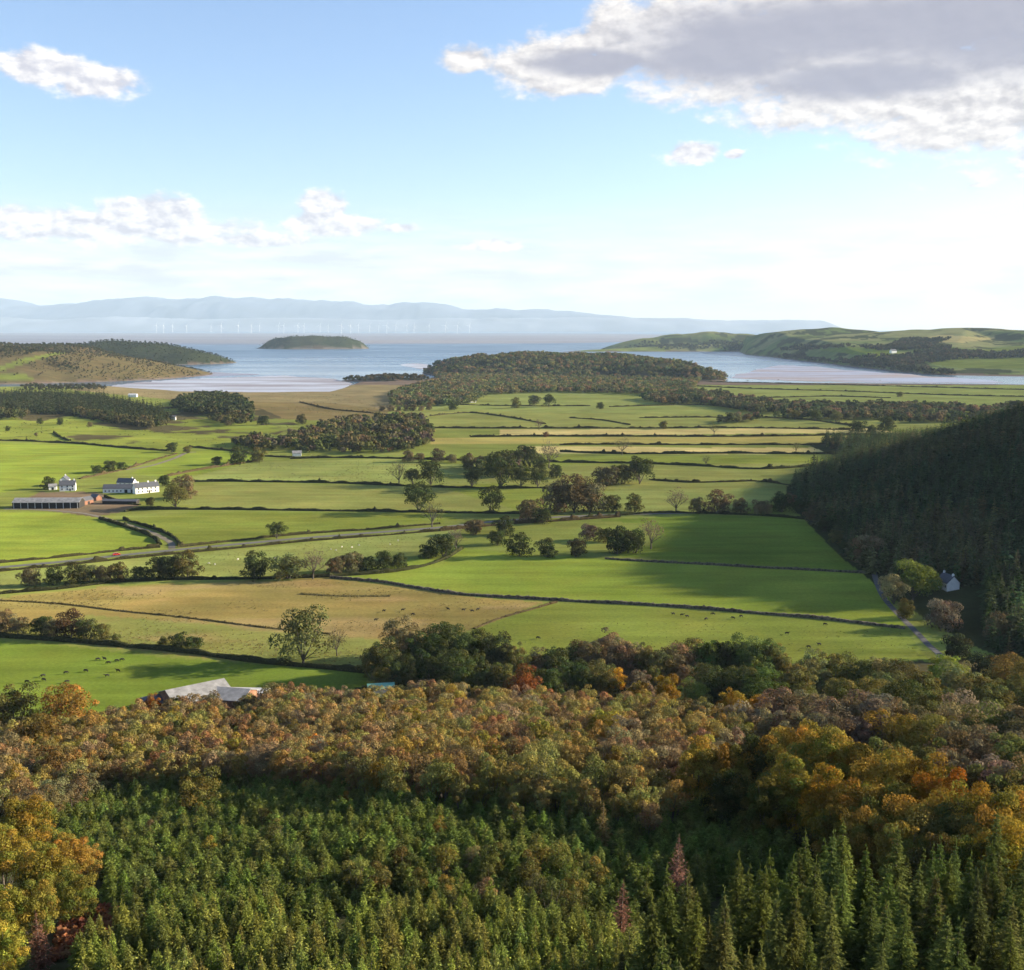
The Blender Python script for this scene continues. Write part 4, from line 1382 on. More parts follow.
far_wood('coast_forest', [[(748, 354), (790, 353), (850, 358), (890, 355), (930, 349), (1040, 350), (1100, 352), (1040, 354), (960, 356), (900, 363), (960, 371), (1000, 373), (1000, 376), (940, 373), (870, 368), (800, 361)], [(860, 345), (905, 344), (950, 344), (950, 347), (880, 348)], [(770, 347), (830, 344), (860, 346), (800, 349)], [(890, 344), (900, 338), (950, 337), (930, 343)]], K_BLOB, 13, 17, [(.035, .04, .022), (.045, .046, .024), (.06, .052, .03)], 49)
far_wood('headland_forest', [[(622, 346), (640, 341), (660, 341), (700, 344), (735, 344), (733, 347), (660, 348)], [(700, 341), (740, 339), (745, 342), (710, 344)]], K_BLOB, 11, 26, [(.035, .042, .022), (.045, .05, .026)], 53)
far_wood('brown_hill_scrub_forest', [[(35, 357), (45, 355), (62, 359), (84, 366), (80, 369), (55, 364)], [(-20, 352), (0, 346), (40, 346), (60, 350), (30, 354)], [(20, 383), (100, 384), (108, 387), (20, 388)]], K_FAR, 8, 15, [(.04, .045, .02), (.055, .052, .024)], 55)

# ----------------------------------------------------------------- hedges and walls
def hedge(px_pts, h, w, label, col, wall=False, gaps=.03):
    pts = [P(*q)[:2] for q in px_pts]
    dist = np.mean([p[1] for p in pts])
    step = max(.9, dist / 750)
    line = catmull(pts, step)
    d = np.gradient(line, axis=0)
    d /= np.linalg.norm(d, axis=1)[:, None] + 1e-9
    nrm = np.stack([-d[:, 1], d[:, 0]], 1)
    n = len(line)
    s = np.cumsum(np.r_[0, np.linalg.norm(np.diff(line, axis=0), axis=1)])
    seed = int(abs(line[0, 0]) * 7 + line[0, 1]) % 997
    r = np.random.default_rng(seed)
    hv = h * (.34 + .78 * vnoise(s, s * 0, 8, seed)) * (.8 + .4 * vnoise(s, s * 0, 2.2, seed + 3))
    hv = hv * np.where(vnoise(s, s * 0 + 5, 3.5, seed + 8) > .86, 1.8, 1.0)
    if wall:
        hv = h * (.62 + .5 * vnoise(s, s * 0, 1.3, seed)) * (.75 + .4 * vnoise(s, s * 0, 14, seed + 2))
    g = H(line[:, 0], line[:, 1])
    prof = [(-.5, -.3), (-.46, .55), (-.25, .95), (.25, 1.0), (.46, .6), (.5, -.3)] if not wall else [(-.5, -.3), (-.36, .86), (-.3, 1.0), (.3, 1.0), (.36, .86), (.5, -.3)]
    rows = []
    for a, b in prof:
        off = a * w * (1 + r.normal(0, .10, n))
        q = line + nrm * off[:, None]
        rows.append(np.column_stack([q, g + b * hv * (1 + r.normal(0, .05 if not wall else .10, n))]))
    k = len(prof)
    V = np.stack(rows, 1).reshape(-1, 3)
    i = np.arange(n - 1)[:, None] * k
    Q = np.concatenate([np.concatenate([i + j, i + j + 1, i + k + j + 1, i + k + j], 1) for j in range(k - 1)])
    Q = np.vstack([Q, [[0, 1, 2, 3], [0, 3, 4, 5], [(n - 1) * k + c for c in (3, 2, 1, 0)], [(n - 1) * k + c for c in (5, 4, 3, 0)]]])
    C = np.ones((len(V), 3)) * .8
    if wall:
        o = link('drystone_wall', mesh_np('drystone_wall', V, Q, [STONE]))
        return tag(o, label, 'wall', 'drystone field walls')
    m = n * 7
    ids = r.integers(0, n, m)
    ph = r.uniform(-.2, PI + .2, m)
    oo = nrm[ids] * (np.cos(ph) * w * .55)[:, None]
    pos = np.column_stack([line[ids] + oo + d[ids] * r.uniform(-.5, .5, m)[:, None] * step, g[ids] + hv[ids] * (.35 + .7 * np.sin(np.clip(ph, 0, PI)) * r.uniform(.5, 1.05, m))])
    nn = np.column_stack([nrm[ids] * np.cos(ph)[:, None], np.sin(ph)]) + r.normal(0, .5, (m, 3))
    V2, Q2 = quads(pos, nn, max(.7, step * .75) * r.uniform(.6, 1.4, m), .8, r=r)
    C2 = np.repeat(r.uniform(.6, 1.4, m), 4)[:, None] * np.ones(3)
    o = link('hedge', mesh_np('hedge', np.vstack([V, V2]), [np.vstack([Q, Q2 + len(V)])], [LEAF], None, np.vstack([C, C2])))
    o.color = (*col, 1)
    return tag(o, label, 'hedge', 'field hedges')


HC = (.070, .064, .028)
HB = (.095, .072, .036)
HD = (.050, .053, .022)
for a in [
    ([(-60, 634), (0, 637), (60, 641), (120, 646), (190, 653), (255, 662), (320, 668), (368, 673)], 2.2, 2.4, 'thick dark hedge between the cattle field and the tan pasture', HD),
    ([(-60, 601), (0, 594), (60, 589), (110, 583), (170, 580), (255, 579), (330, 577)], 1.9, 2.0, 'hedge under the tree row between tan pasture and roadside field', HD),
    ([(330, 577), (400, 571), (440, 561), (462, 549)], 2.0, 2.0, 'bushy hedge curving up at the left end of the bright green field', HD),
    ([(-90, 573), (0, 563), (60, 557.5), (115, 551.5), (160, 547.5)], 1.7, 1.6, 'trimmed hedge on the far side of the road left of the farm lane', HC),
    ([(178, 547.5), (240, 540.5), (300, 534.5), (370, 529.5), (440, 524)], 1.7, 1.6, 'trimmed hedge on the far side of the road right of the farm lane', HC),
    ([(-90, 582), (0, 571.5), (60, 566), (115, 560), (165, 555), (240, 548), (300, 542), (370, 536.5), (440, 531)], 1.7, 1.6, 'long trimmed hedge on the near side of the main road', HC),
    ([(440, 531), (500, 525), (560, 521), (620, 517)], 2.4, 2.2, 'overgrown brown hedge where the road passes the clumps', HB),
    ([(160, 545), (154, 538), (138, 531), (118, 524.5), (100, 519)], 2.4, 2.4, 'dark hedge on the near side of the farm lane', HD),
    ([(180, 546), (176, 539.5), (165, 533), (146, 526.5), (124, 519.5)], 2.2, 2.0, 'dark hedge on the far side of the farm lane bend', HD),
    ([(125, 512), (140, 510), (200, 509.5), (290, 510.5), (370, 511.5), (430, 512.5), (490, 513.5), (530, 514)], 2.3, 2.0, 'long hedge running right from the farmyard below the olive field', HD),
    ([(180, 482), (230, 481.5), (256, 482), (330, 483), (380, 485), (440, 487.5), (500, 488.5), (545, 488)], 2.4, 2.0, 'long hedge through the row of field oaks', HD),
    ([(290, 459), (330, 458), (390, 458.5), (440, 460), (520, 462)], 2.4, 2.0, 'hedge above the pale field left of centre', HD),
    ([(-50, 441), (20, 441), (75, 443.5), (120, 447.5), (168, 451)], 2.4, 2.0, 'hedge along the top of the bright field behind the farm', HC),
    ([(54, 433), (62, 438), (70, 441)], 2.4, 2.2, 'short dark hedge in the rough grazing on the left', HD),
    ([(176, 454), (155, 460), (130, 468), (105, 474), (80, 479)], 1.9, 2.2, 'brown hedge following the track down to the farm', HB),
    ([(165, 477), (200, 470), (250, 462), (262, 459)], 2.2, 2.4, 'brown hedge rising right behind the farm', HB),
    ([(190, 447), (240, 452), (262, 456), (300, 458)], 2.2, 2.2, 'hedge in front of the scrub wood left of centre', HC),
    ([(430, 428), (500, 428.5), (600, 428.5), (700, 428), (780, 428.5), (850, 430)], 2.8, 2.2, 'topmost hedge of the straw strips', HC),
    ([(470, 437), (560, 436.5), (640, 436.5), (720, 436.8), (800, 436), (870, 434.5)], 2.8, 2.2, 'second hedge down of the straw strips', HC),
    ([(560, 445), (640, 444.8), (720, 445), (800, 445), (850, 444)], 2.6, 2.2, 'third hedge down of the straw strips', HC),
    ([(560, 452), (620, 454), (660, 454), (730, 453.5), (790, 454), (840, 453.5)], 2.8, 2.2, 'fourth hedge down, along the lower edge of the straw strips', HD),
    ([(540, 462), (600, 463), (650, 464), (700, 466), (750, 469), (790, 468), (820, 465)], 2.6, 2.2, 'hedge curving across the green field below the straw strips', HD),
    ([(650, 480), (690, 482.5), (730, 482), (760, 481.5), (800, 484)], 2.0, 1.8, 'low hedge left of the hillside forest tip', HC),
    ([(560, 521), (620, 515.5), (660, 513), (720, 514), (780, 517), (810, 519)], 2.0, 2.0, 'hedge along the top of the shaded green field', HD),
    ([(430, 416), (470, 413), (500, 416), (530, 421), (545, 424)], 2.2, 2.0, 'thin hedge bowed across the far pasture', HC),
    ([(570, 418), (600, 420), (630, 425)], 2.2, 2.0, 'short hedge falling across the far pasture', HC),
    ([(640, 418), (720, 417.5), (790, 418.5), (840, 424), (880, 430)], 2.4, 2.0, 'hedge under the long tree belt', HC),
    ([(690, 386), (760, 389), (850, 391.5), (940, 395), (1030, 397)], 2.4, 2.0, 'middle hedge of the far right fields', HC),
    ([(700, 381), (800, 384), (900, 386.5), (1030, 390)], 2.4, 2.0, 'upper hedge of the far right fields', HC),
    ([(760, 398), (830, 396.5), (890, 398)], 2.4, 2.0, 'short lower hedge of the far right fields', HC),
    ([(705, 379), (800, 380.8), (900, 382), (1000, 384)], 2.6, 2.6, 'dark bank hedge along the edge of the tidal inlet', HB),
    ([(610, 407), (700, 405), (740, 409)], 2.2, 2.0, 'faint hedge below the peninsula wood', HC),
    ([(440, 404), (520, 406), (590, 406)], 2.0, 2.0, 'faint hedge below the farm in the peninsula wood', HC),
    ([(300, 402), (330, 409), (370, 413), (400, 416)], 2.0, 2.2, 'dark creek bank hedge across the saltmarsh', HB),
    ([(105, 497), (122, 503), (140, 505)], 1.6, 2.0, 'garden hedge in front of the white farm range', HD),
]:
    hedge(*a)
for a in [
    ([(330, 578), (380, 582.5), (415, 588), (455, 594), (500, 597.5), (545, 600), (590, 602.5), (640, 605), (700, 609), (760, 614), (820, 619), (905, 629)], 1.5, 1.5, 'long stone wall between the bright green field and the pastures below', HC, True),
    ([(556, 602.5), (530, 610), (500, 618.5), (474, 629)], 1.0, 1.2, 'short low hedge bank slanting down from the long wall', HB),
    ([(605, 559), (650, 562), (700, 564.5), (760, 568), (820, 571), (866, 573)], 1.4, 1.2, 'stone wall between bright and shaded green fields', HC, True),
    ([(0, 600.5), (60, 604), (120, 611), (180, 617), (260, 627), (330, 634)], .55, 1.3, 'low grassy bank line across the tan pasture', (.10, .08, .035)),
    ([(300, 594), (340, 596), (390, 596)], .5, 2.4, 'low rushy bank in the upper tan pasture', (.12, .10, .04)),
]:
    hedge(*a)


# ----------------------------------------------------------------- buildings
def house(name, loc, rz, L, W, wh, rh, wallm, roofm, label, cat, chim=(), windows=(), doors=(), group=None, over=.35):
    """gabled building: L along local x"""
    r = empty(name, loc, rz)
    b = MB()
    prof = [(-W / 2, -1), (W / 2, -1), (W / 2, wh), (0, wh + rh), (-W / 2, wh)]
    vs = [(x, y, z) for x in (-L / 2, L / 2) for y, z in prof]
    b.add(vs, [(4, 3, 2, 1, 0), (5, 6, 7, 8, 9)] + [(i, (i + 1) % 5, (i + 1) % 5 + 5, i + 5) for i in range(5)])
    b.build('wall', wallm, r)
    ro = MB()
    sl = rh / (W / 2)
    t = .22
    for s in (-1, 1):
        y1 = s * (W / 2 + over)
        z1 = wh - over * sl
        ro.add([(-L / 2 - over, 0, wh + rh + .05), (L / 2 + over, 0, wh + rh + .05), (L / 2 + over, y1, z1 + .05), (-L / 2 - over, y1, z1 + .05),
                (-L / 2 - over, 0, wh + rh + .05 + t), (L / 2 + over, 0, wh + rh + .05 + t), (L / 2 + over, y1, z1 + .05 + t), (-L / 2 - over, y1, z1 + .05 + t)],
               [(0, 1, 2, 3), (4, 7, 6, 5), (0, 4, 5, 1), (1, 5, 6, 2), (2, 6, 7, 3), (3, 7, 4, 0)])
    rf = ro.build('roof', roofm, r)
    for cx in chim:
        c = MB()
        c.box(cx - .5, cx + .5, -.4, .4, wh + rh - .6, wh + rh + 1.0)
        c.box(cx - .35, cx - .1, -.12, .12, wh + rh + 1.0, wh + rh + 1.3)
        c.box(cx + .1, cx + .35, -.12, .12, wh + rh + 1.0, wh + rh + 1.3)
        c.build('chimney', wallm, rf)
    for wx, side, wz, ww, hh in windows:
        c = MB()
        y = side * W / 2
        c.box(wx - ww / 2, wx + ww / 2, y - .06, y + .06, wz, wz + hh)
        c.build('window', GLASSM, r)
    for dx, side, ww, hh, m in doors:
        c = MB()
        y = side * W / 2
        c.box(dx - ww / 2, dx + ww / 2, y - .07, y + .07, 0, hh)
        c.build('door', m, r)
    tag(r, label, cat, group)
    return r


def W3(px, py):
    x, y, z = P(px, py)
    return (x, y, z)


win = lambda xs_, side, z, w=1.0, h=1.3: [(x, side, z, w, h) for x in xs_]
# white farm range
house('farm_house', W3(146, 492.5), math.radians(38), 19, 7, 5.0, 3.2, WHITEW, SLATE, 'white farmhouse range with slate roof and chimneys at right of the farmyard', 'farmhouse', (-6, 2, 8), win([-7, -4, 0, 3, 6.5], -1, .9) + win([-7, -4, 0, 3, 6.5], -1, 3.2), [(1.5, -1, 1.1, 2.1, DARKM)])
house('farm_barn', W3(121, 492), math.radians(4), 26, 8, 3.4, 2.8, WHITEW, SLATE, 'long low white farm range with a slate roof facing the yard', 'barn', (), win([-11, -8, -5, -2, 1], -1, .9, 1.2, 1.1), [(5, -1, 2.4, 2.6, DARKM), (10, -1, 2.4, 2.6, DARKM)])
house('farm_barn', W3(135, 491), math.radians(96), 9, 5.5, 3.6, 2.4, BRICK, SLATE, 'small red gabled shed at the end of the white farm range', 'shed', (), (), [(0, -1, 2.2, 2.4, DARKM)])
house('farm_barn', W3(127, 487.5), math.radians(-8), 14, 7, 4.6, 3.0, WHITEW, SLATE, 'taller white barn rising behind the long farm range', 'barn', (5,), win([-4, 0, 4], -1, 2.6), ())
house('farm_house', W3(68, 490.5), math.radians(15), 12, 7, 4.8, 3.4, WHITEW, SLATE, 'white two storey farmhouse with slate roof beside the long grey barn', 'farmhouse', (-5, 5), win([-4, 0, 4], -1, 1.0) + win([-4, 0, 4], -1, 3.1), [(2, -1, 1.0, 2.0, DARKM)])
house('farm_house', W3(65, 485), math.radians(100), 11, 6.5, 4.6, 3.0, WHITEW, SLATE, 'white rear wing behind the two storey farmhouse', 'farmhouse', (3,), win([-3, 1], -1, 2.6), ())
house('farm_shed', W3(53, 489.5), math.radians(20), 6, 5, 2.8, 1.8, WHITEW, SHEET, 'small white shed left of the two storey farmhouse', 'shed', (), (), [(0, -1, 1.6, 2.0, DARKM)])
# long barn whose closed walls are painted with the shade of an open front
bx = house('long_barn', W3(49, 507), math.radians(2), 48, 12, 4.2, 2.6, DARKM, SHEET, 'very long barn with pale grey roof and dark open front', 'barn')
for i in range(10):
    c = MB()
    c.box(-23 + i * 5.1 - .18, -23 + i * 5.1 + .18, -6.25, -6.0, -.5, 4.2)
    c.build('post', PALE, bx)
house('farm_shed', W3(86, 504), math.radians(65), 9, 6, 3.2, 2.2, BRICK, SLATE, 'red sandstone shed at the right end of the long barn', 'shed', (), (), [(0, -1, 2, 2.2, DARKM)])
house('farm_shed', W3(96, 500), math.radians(-30), 7, 5, 2.6, 1.8, BRICK, SLATE, 'low reddish outhouse in the middle of the farmyard', 'shed')
house('farm_shed', W3(121, 503.5), math.radians(-4), 26, 6, 2.2, 1.0, DARKM, SLATE, 'long low dark shed in front of the white farm range', 'shed')
# sheds half hidden by the brown wood
house('wood_shed', W3(196, 707), math.radians(38), 20, 16, 5.2, 2.8, RUST, SHEET, 'large grey roofed shed behind the brown wood, with a pale ridge', 'shed', (), (), [(4, -1, 5, 3.6, DARKM)], over=.6)
house('wood_shed', W3(226, 706), math.radians(-12), 18, 12, 4.4, 2.2, RUST, SHEET, 'lower grey roofed shed joined at the right of the large one', 'shed', (), (), [(-3, -1, 4, 3.2, DARKM)], over=.5)
house('wood_shed', W3(249, 699), math.radians(-4), 13, 5, 3.0, 1.0, PALE, PALE, 'narrow white roofed shed at the right end of the hidden farm sheds', 'shed', over=.4)
house('wood_shed', W3(160, 708), math.radians(40), 12, 9, 3.2, 1.8, RUST, SLATE, 'dark roofed lean shed at the left end of the hidden farm sheds', 'shed', over=.4)
house('green_shed', W3(381, 695), math.radians(10), 9, 6, 3.2, 1.0, PALE, TEAL, 'small shed with teal roof in the trees below the dark belt', 'shed', over=.3)
# cottage in the glen
house('cottage', W3(948, 588), math.radians(98), 9.5, 6.4, 3.6, 3.2, WHITEW, SLATE, 'white gabled cottage in the shade below the hillside forest', 'cottage', (-4, 4), win([-3, 1], 1, 1.0), ())
# far houses
house('far_cottage', W3(893, 353), math.radians(20), 22, 12, 8, 5, WHITEW, SLATE, 'white house among dark woods on the coast across the inlet', 'house', (-8, 8))
house('far_cottage', W3(297, 456), math.radians(10), 9, 6, 3.2, 2.2, WHITEW, SHEET, 'tiny white building at the edge of the scrub wood', 'house')
house('far_cottage', W3(173, 420), math.radians(10), 8, 6, 4.0, 2.4, WHITEW, SLATE, 'tiny white cottage at the corner of the dark marsh wood', 'house')
house('far_cottage', W3(133, 397), math.radians(0), 16, 7, 4.0, 2.4, WHITEW, PALE, 'white roofed building behind the dark marsh wood', 'house')
for i, (px, py) in enumerate([(459, 402), (466, 401), (472, 402.5)]):
    house('far_cottage', W3(px, py), math.radians(10 * i), 13, 7, 4.5, 3, WHITEW, SHEET, f'pale grey roofed house in front of the peninsula wood, {ORD[i]} from left', 'house', group='houses at the peninsula wood')


# ----------------------------------------------------------------- car on the road
def car(loc, rz, label):
    r = empty('parked_car', loc, rz)
    r.name = 'red_car'
    b = MB()
    b.prism([(-2.1, .35), (2.1, .35), (2.15, .75), (1.3, .95), (.7, 1.42), (-1.1, 1.45), (-1.9, 1.0), (-2.12, .8)], -.85, .85)
    b.build('body', CARRED, r)
    g = MB()
    g.prism([(1.12, .98), (.66, 1.36), (-1.05, 1.38), (-1.6, 1.0)], -.87, .87)
    g.build('window', GLASSM, r)
    for x in (-1.3, 1.3):
        for y in (-.78, .78):
            w = MB()
            w.tube([(x, y - .1, .32), (x, y + .1, .32)], [.32, .32], 12)
            w.build('wheel', RUBBER, r)
    tag(r, label, 'car')
    return r


k = np.argmin(np.abs(project(ROAD[:, 0], ROAD[:, 1], H(ROAD[:, 0], ROAD[:, 1]))[0] - 115))
d = ROAD[k + 1] - ROAD[k]
car((ROAD[k, 0] + .3, ROAD[k, 1] + 1.4, H(ROAD[k:k + 1, 0], ROAD[k:k + 1, 1])[0] + .16), math.atan2(d[1], d[0]), 'red car driving along the country road left of the farm lane')


# ----------------------------------------------------------------- cattle and sheep
def animal(name, joints, edges, radii, mat):
    me = bpy.data.meshes.new(name)
    me.from_pydata(joints, edges, [])
    o = link(name, me)
    sk = o.modifiers.new('skin', 'SKIN')
    for i, rr in enumerate(radii):
        me.skin_vertices[0].data[i].radius = (rr, rr)
    me.skin_vertices[0].data[0].use_root = True
    ss = o.modifiers.new('sub', 'SUBSURF')
    ss.levels = ss.render_levels = 1
    dg = bpy.context.evaluated_depsgraph_get()
    m2 = bpy.data.meshes.new_from_object(o.evaluated_get(dg))
    bpy.data.objects.remove(o)
    m2.name = name
    m2.materials.clear()
    m2.materials.append(mat)
    return m2


def beast(s, head, mat, name, fat=1.0):
    j = [(-.15, 0, 1.0), (.45, 0, 1.02), (-.75, 0, 1.02), (.75, 0, 1.08)] + head
    rd = [.36 * fat, .35 * fat, .32 * fat, .22] + [.15, .13, .08]
    e = [(0, 1), (0, 2), (1, 3), (3, 4), (4, 5), (5, 6)]
    for x, y, top in ((.5, .2, 1), (.5, -.2, 1), (-.75, .2, 2), (-.75, -.2, 2)):
        b = len(j)
        back = -.06 if top == 2 else .02
        j += [(x, y, .62), (x + back, y, .36), (x, y, .03)]
        rd += [.13, .075, .06]
        e += [(top, b), (b, b + 1), (b + 1, b + 2)]
    b = len(j)
    j += [(-1.06, 0, .95), (-1.1, 0, .5)]
    rd += [.05, .03]
    e += [(2, b), (b, b + 1)]
    j = [(x * s, y * s, z * s) for x, y, z in j]
    return animal(name, j, e, [q * s for q in rd], mat)


COWG = beast(1.12, [(1.02, 0, .85), (1.22, 0, .52), (1.34, 0, .28)], COWB, 'cow', 1.05)
COWS = beast(1.12, [(1.05, 0, 1.28), (1.25, 0, 1.42), (1.52, 0, 1.30)], COWB, 'cow', 1.05)
SHP = beast(.62, [(1.0, 0, .85), (1.15, 0, .6), (1.25, 0, .35)], WOOL, 'sheep', 1.25)
HERDS = [
    ('cattle field on the left', [(27, 683), (43, 677), (44, 681), (66, 674), (67, 683), (86, 672), (98, 660.5), (104.5, 660), (107, 677), (108.5, 664), (117, 662), (118, 672), (122, 661)]),
    ('tan pasture in the middle', [(376, 621), (384, 612), (403, 611), (413, 615.5), (448, 610), (463.5, 611), (472, 612), (478, 610.5)]),
    ('pasture below the long stone wall', [(538, 639), (673, 615), (682, 616), (687, 617.5), (706, 620), (713, 615), (733, 619), (741, 617.5), (787, 634.5), (808.5, 648), (819, 645.5), (825, 625.5)]),
]
for fname, l in HERDS:
    for i, (px, py) in enumerate(sorted(l)):
        x, y, z = P(px, py)
        o = link('cow', COWG if random.random() < .7 else COWS)
        o.location = (x, y, z)
        o.scale = (.8,) * 3
        o.rotation_euler = (0, 0, random.choice([0, PI]) + random.uniform(-.7, .7))
        tag(o, f'black cow, {ORD[i]} from left in the {fname}', 'cow', 'cattle in the fields')
for i, (px, py) in enumerate(sorted([(209, 564), (215, 565), (275, 559), (331, 550), (336, 551), (342, 547.5), (352, 548), (359, 546), (390, 545), (398, 541), (238, 560)])):
    x, y, z = P(px, py)
    o = link('sheep', SHP)
    o.location = (x, y, z)
    o.scale = (1.0,) * 3
    o.rotation_euler = (0, 0, random.uniform(0, 6))
    tag(o, f'white sheep, {ORD[i]} from left in the roadside field', 'sheep', 'sheep in the roadside field')

# ----------------------------------------------------------------- far coast, fells and wind turbines
def fells(name, prof, d, depth, col, seed, rough):
    """a rolling mountain range with real depth: height field over a long strip"""
    pxs = np.array([p for p, _ in prof], float)
    hs = np.array([zat(q, d) for _, q in prof])
    us = np.linspace(pxs[0], pxs[-1], 420)
    h = np.interp(us, pxs, hs)
    x = (us - CX) / FPX * d
    nz = 26
    t = np.linspace(-1, 1, nz)
    X, T = np.meshgrid(x, t)
    Y = d + T * depth
    X = X * (1 + .0 * T)
    env = (1 - np.abs(T) ** 1.5)
    rid = 1 - np.abs(2 * fbm(X, Y, d * .045, seed, 5) - 1)
    Z = h[None, :] * (env * (1 + .34 * (fbm(X, Y * .22, d * .030, seed + 9, 5) - .5)) * (1 - rough * (1 - env)) + rough * (1 - env) * env * 1.6 * rid) - 6
    n = len(us)
    V = np.stack([X, Y, Z], -1).reshape(-1, 3)
    i = (np.arange(nz - 1)[:, None] * n + np.arange(n - 1)).ravel()
    Q = np.stack([i, i + 1, i + n + 1, i + n], 1)
    m = plain_mat(name + '_cover', col, .95, .3, .0006)  # base colour includes some of the blue, paling distance haze
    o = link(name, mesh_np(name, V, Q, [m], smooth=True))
    tag(o, kind='structure')


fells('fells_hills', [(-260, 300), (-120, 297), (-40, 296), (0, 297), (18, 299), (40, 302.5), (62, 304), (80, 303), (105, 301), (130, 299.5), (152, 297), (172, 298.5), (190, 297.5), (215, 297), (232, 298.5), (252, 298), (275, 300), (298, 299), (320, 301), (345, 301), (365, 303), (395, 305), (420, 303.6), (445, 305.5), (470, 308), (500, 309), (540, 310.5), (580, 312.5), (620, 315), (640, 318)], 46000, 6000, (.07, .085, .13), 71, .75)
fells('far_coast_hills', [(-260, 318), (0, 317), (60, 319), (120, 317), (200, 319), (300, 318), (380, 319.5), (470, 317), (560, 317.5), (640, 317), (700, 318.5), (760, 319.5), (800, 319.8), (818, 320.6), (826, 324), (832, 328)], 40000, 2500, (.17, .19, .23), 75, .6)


def turbine(px, i, proto=None):
    d = 26000 + (i % 5) * 1200
    x = (px - CX) / FPX * d
    if proto is None:
        r = empty('wind_turbine', (x, d, -1))
        t = MB()
        t.tube([(0, 0, 0), (0, 0, 190)], [3.2, 2.2], 10)
        t.build('tower', TURB, r)
        nac = MB()
        nac.box(-6, 6, -16, 10, 186, 198)
        nac.build('nacelle', TURB, r)
        for k in range(3):
            a = .4 + 2 * PI * k / 3
            b = MB()
            dx, dz = math.sin(a), math.cos(a)
            b.tube([(0, -18, 192), (dx * 30, -18, 192 + dz * 30), (dx * 105, -18, 192 + dz * 105)], [1.6, 2.6, .8], 6)
            b.build('blade', TURB, r)
        return r
    c = dup(proto)
    c.location = (x, d, -1)
    c.rotation_euler = (0, 0, 0)
    return c


tx = [160, 167, 176, 190, 214, 224, 241, 254, 262, 281, 286, 300, 306, 322, 330, 343, 352, 360, 371, 380, 388, 397, 408, 415, 430, 446, 458, 470]
proto = None
for i, px in enumerate(tx):
    t = turbine(px, i, proto)
    if proto is None:
        proto = t
    tag(t, 'white wind turbine standing in the far sea before the blue fells', 'wind turbine', 'offshore wind turbines')

# ----------------------------------------------------------------- haze
hz, nt, out = nodemat('haze_air')
pv = N(nt, 'ShaderNodeVolumePrincipled')
pv.inputs['Color'].default_value = (.58, .77, 1.0, 1)
pv.inputs['Density'].default_value = 2.1e-5
pv.inputs['Anisotropy'].default_value = .0
nt.links.new(pv.outputs[0], out.inputs['Volume'])
b = MB()
b.box(-50000, 50000, -7000, 59000, -11, 1400)
o = b.build('haze', hz)
tag(o, kind='stuff')

# ----------------------------------------------------------------- sun
sd = Vector((math.sin(SUN_AZ) * math.cos(SUN_EL), math.cos(SUN_AZ) * math.cos(SUN_EL), math.sin(SUN_EL)))
sl = bpy.data.lights.new('sun', 'SUN')
sl.energy = 5.0
sl.angle = math.radians(.53)
sl.color = (1.0, .87, .64)
so = link('sun', sl)
so.rotation_euler = sd.to_track_quat('Z', 'Y').to_euler()
so.location = (200, 100, 400)

# ----------------------------------------------------------------- sky with clouds
world = bpy.data.worlds.new('World')
scene.world = world
world.use_nodes = True
wt = world.node_tree
wt.nodes.clear()
wo = wt.nodes.new('ShaderNodeOutputWorld')
bg = wt.nodes.new('ShaderNodeBackground')
wt.links.new(bg.outputs[0], wo.inputs[0])
sky = N(wt, 'ShaderNodeTexSky', sky_type='NISHITA', sun_disc=False, sun_elevation=SUN_EL, sun_rotation=SUN_AZ, altitude=100, air_density=1.0, dust_density=.6, ozone_density=3.0)
bg.inputs['Strength'].default_value = .09
tc = N(wt, 'ShaderNodeTexCoord')


def M(op, a, b=None, c=None, clamp=False):
    n = N(wt, 'ShaderNodeMath', operation=op, use_clamp=clamp)
    for i, v in enumerate((a, b, c)):
        if v is None:
            continue
        if isinstance(v, (int, float)):
            n.inputs[i].default_value = v
        else:
            wt.links.new(v, n.inputs[i])
    return n.outputs[0]


def smooth(v, a, b):
    n = N(wt, 'ShaderNodeMapRange', interpolation_type='SMOOTHSTEP')
    wt.links.new(v, n.inputs[0])
    n.inputs[1].default_value = a
    n.inputs[2].default_value = b
    return n.outputs[0]


def mixc(f, a, b):
    n = N(wt, 'ShaderNodeMix', data_type='RGBA')
    for v, i in ((f, 0), (a, 6), (b, 7)):
        if isinstance(v, tuple):
            n.inputs[i].default_value = (*v, 1)
        elif isinstance(v, (int, float)):
            n.inputs[i].default_value = v
        else:
            wt.links.new(v, n.inputs[i])
    return n.outputs[2]


sep = N(wt, 'ShaderNodeSeparateXYZ')
wt.links.new(tc.outputs['Generated'], sep.inputs[0])
AZ = M('MULTIPLY', M('ARCTAN2', sep.outputs[0], sep.outputs[1]), 1000.0)      # milliradians
EL = M('MULTIPLY', M('ARCSINE', sep.outputs[2]), 1000.0)


def ang(px, py):
    r = ray(px, py)
    r = r / np.linalg.norm(r)
    return math.atan2(r[0], r[1]) * 1000, math.asin(r[2]) * 1000


def cnoise(sx, sy, detail, off=(0, 0), rough=.55, dist=0.0):
    cb_ = N(wt, 'ShaderNodeCombineXYZ')
    wt.links.new(M('MULTIPLY_ADD', AZ, sx, off[0]), cb_.inputs[0])
    wt.links.new(M('MULTIPLY_ADD', EL, sy, off[1]), cb_.inputs[1])
    n = N(wt, 'ShaderNodeTexNoise')
    n.inputs['Scale'].default_value = 1
    n.inputs['Detail'].default_value = detail
    n.inputs['Roughness'].default_value = rough
    n.inputs['Distortion'].default_value = dist
    wt.links.new(cb_.outputs[0], n.inputs['Vector'])
    return n.outputs['Fac']


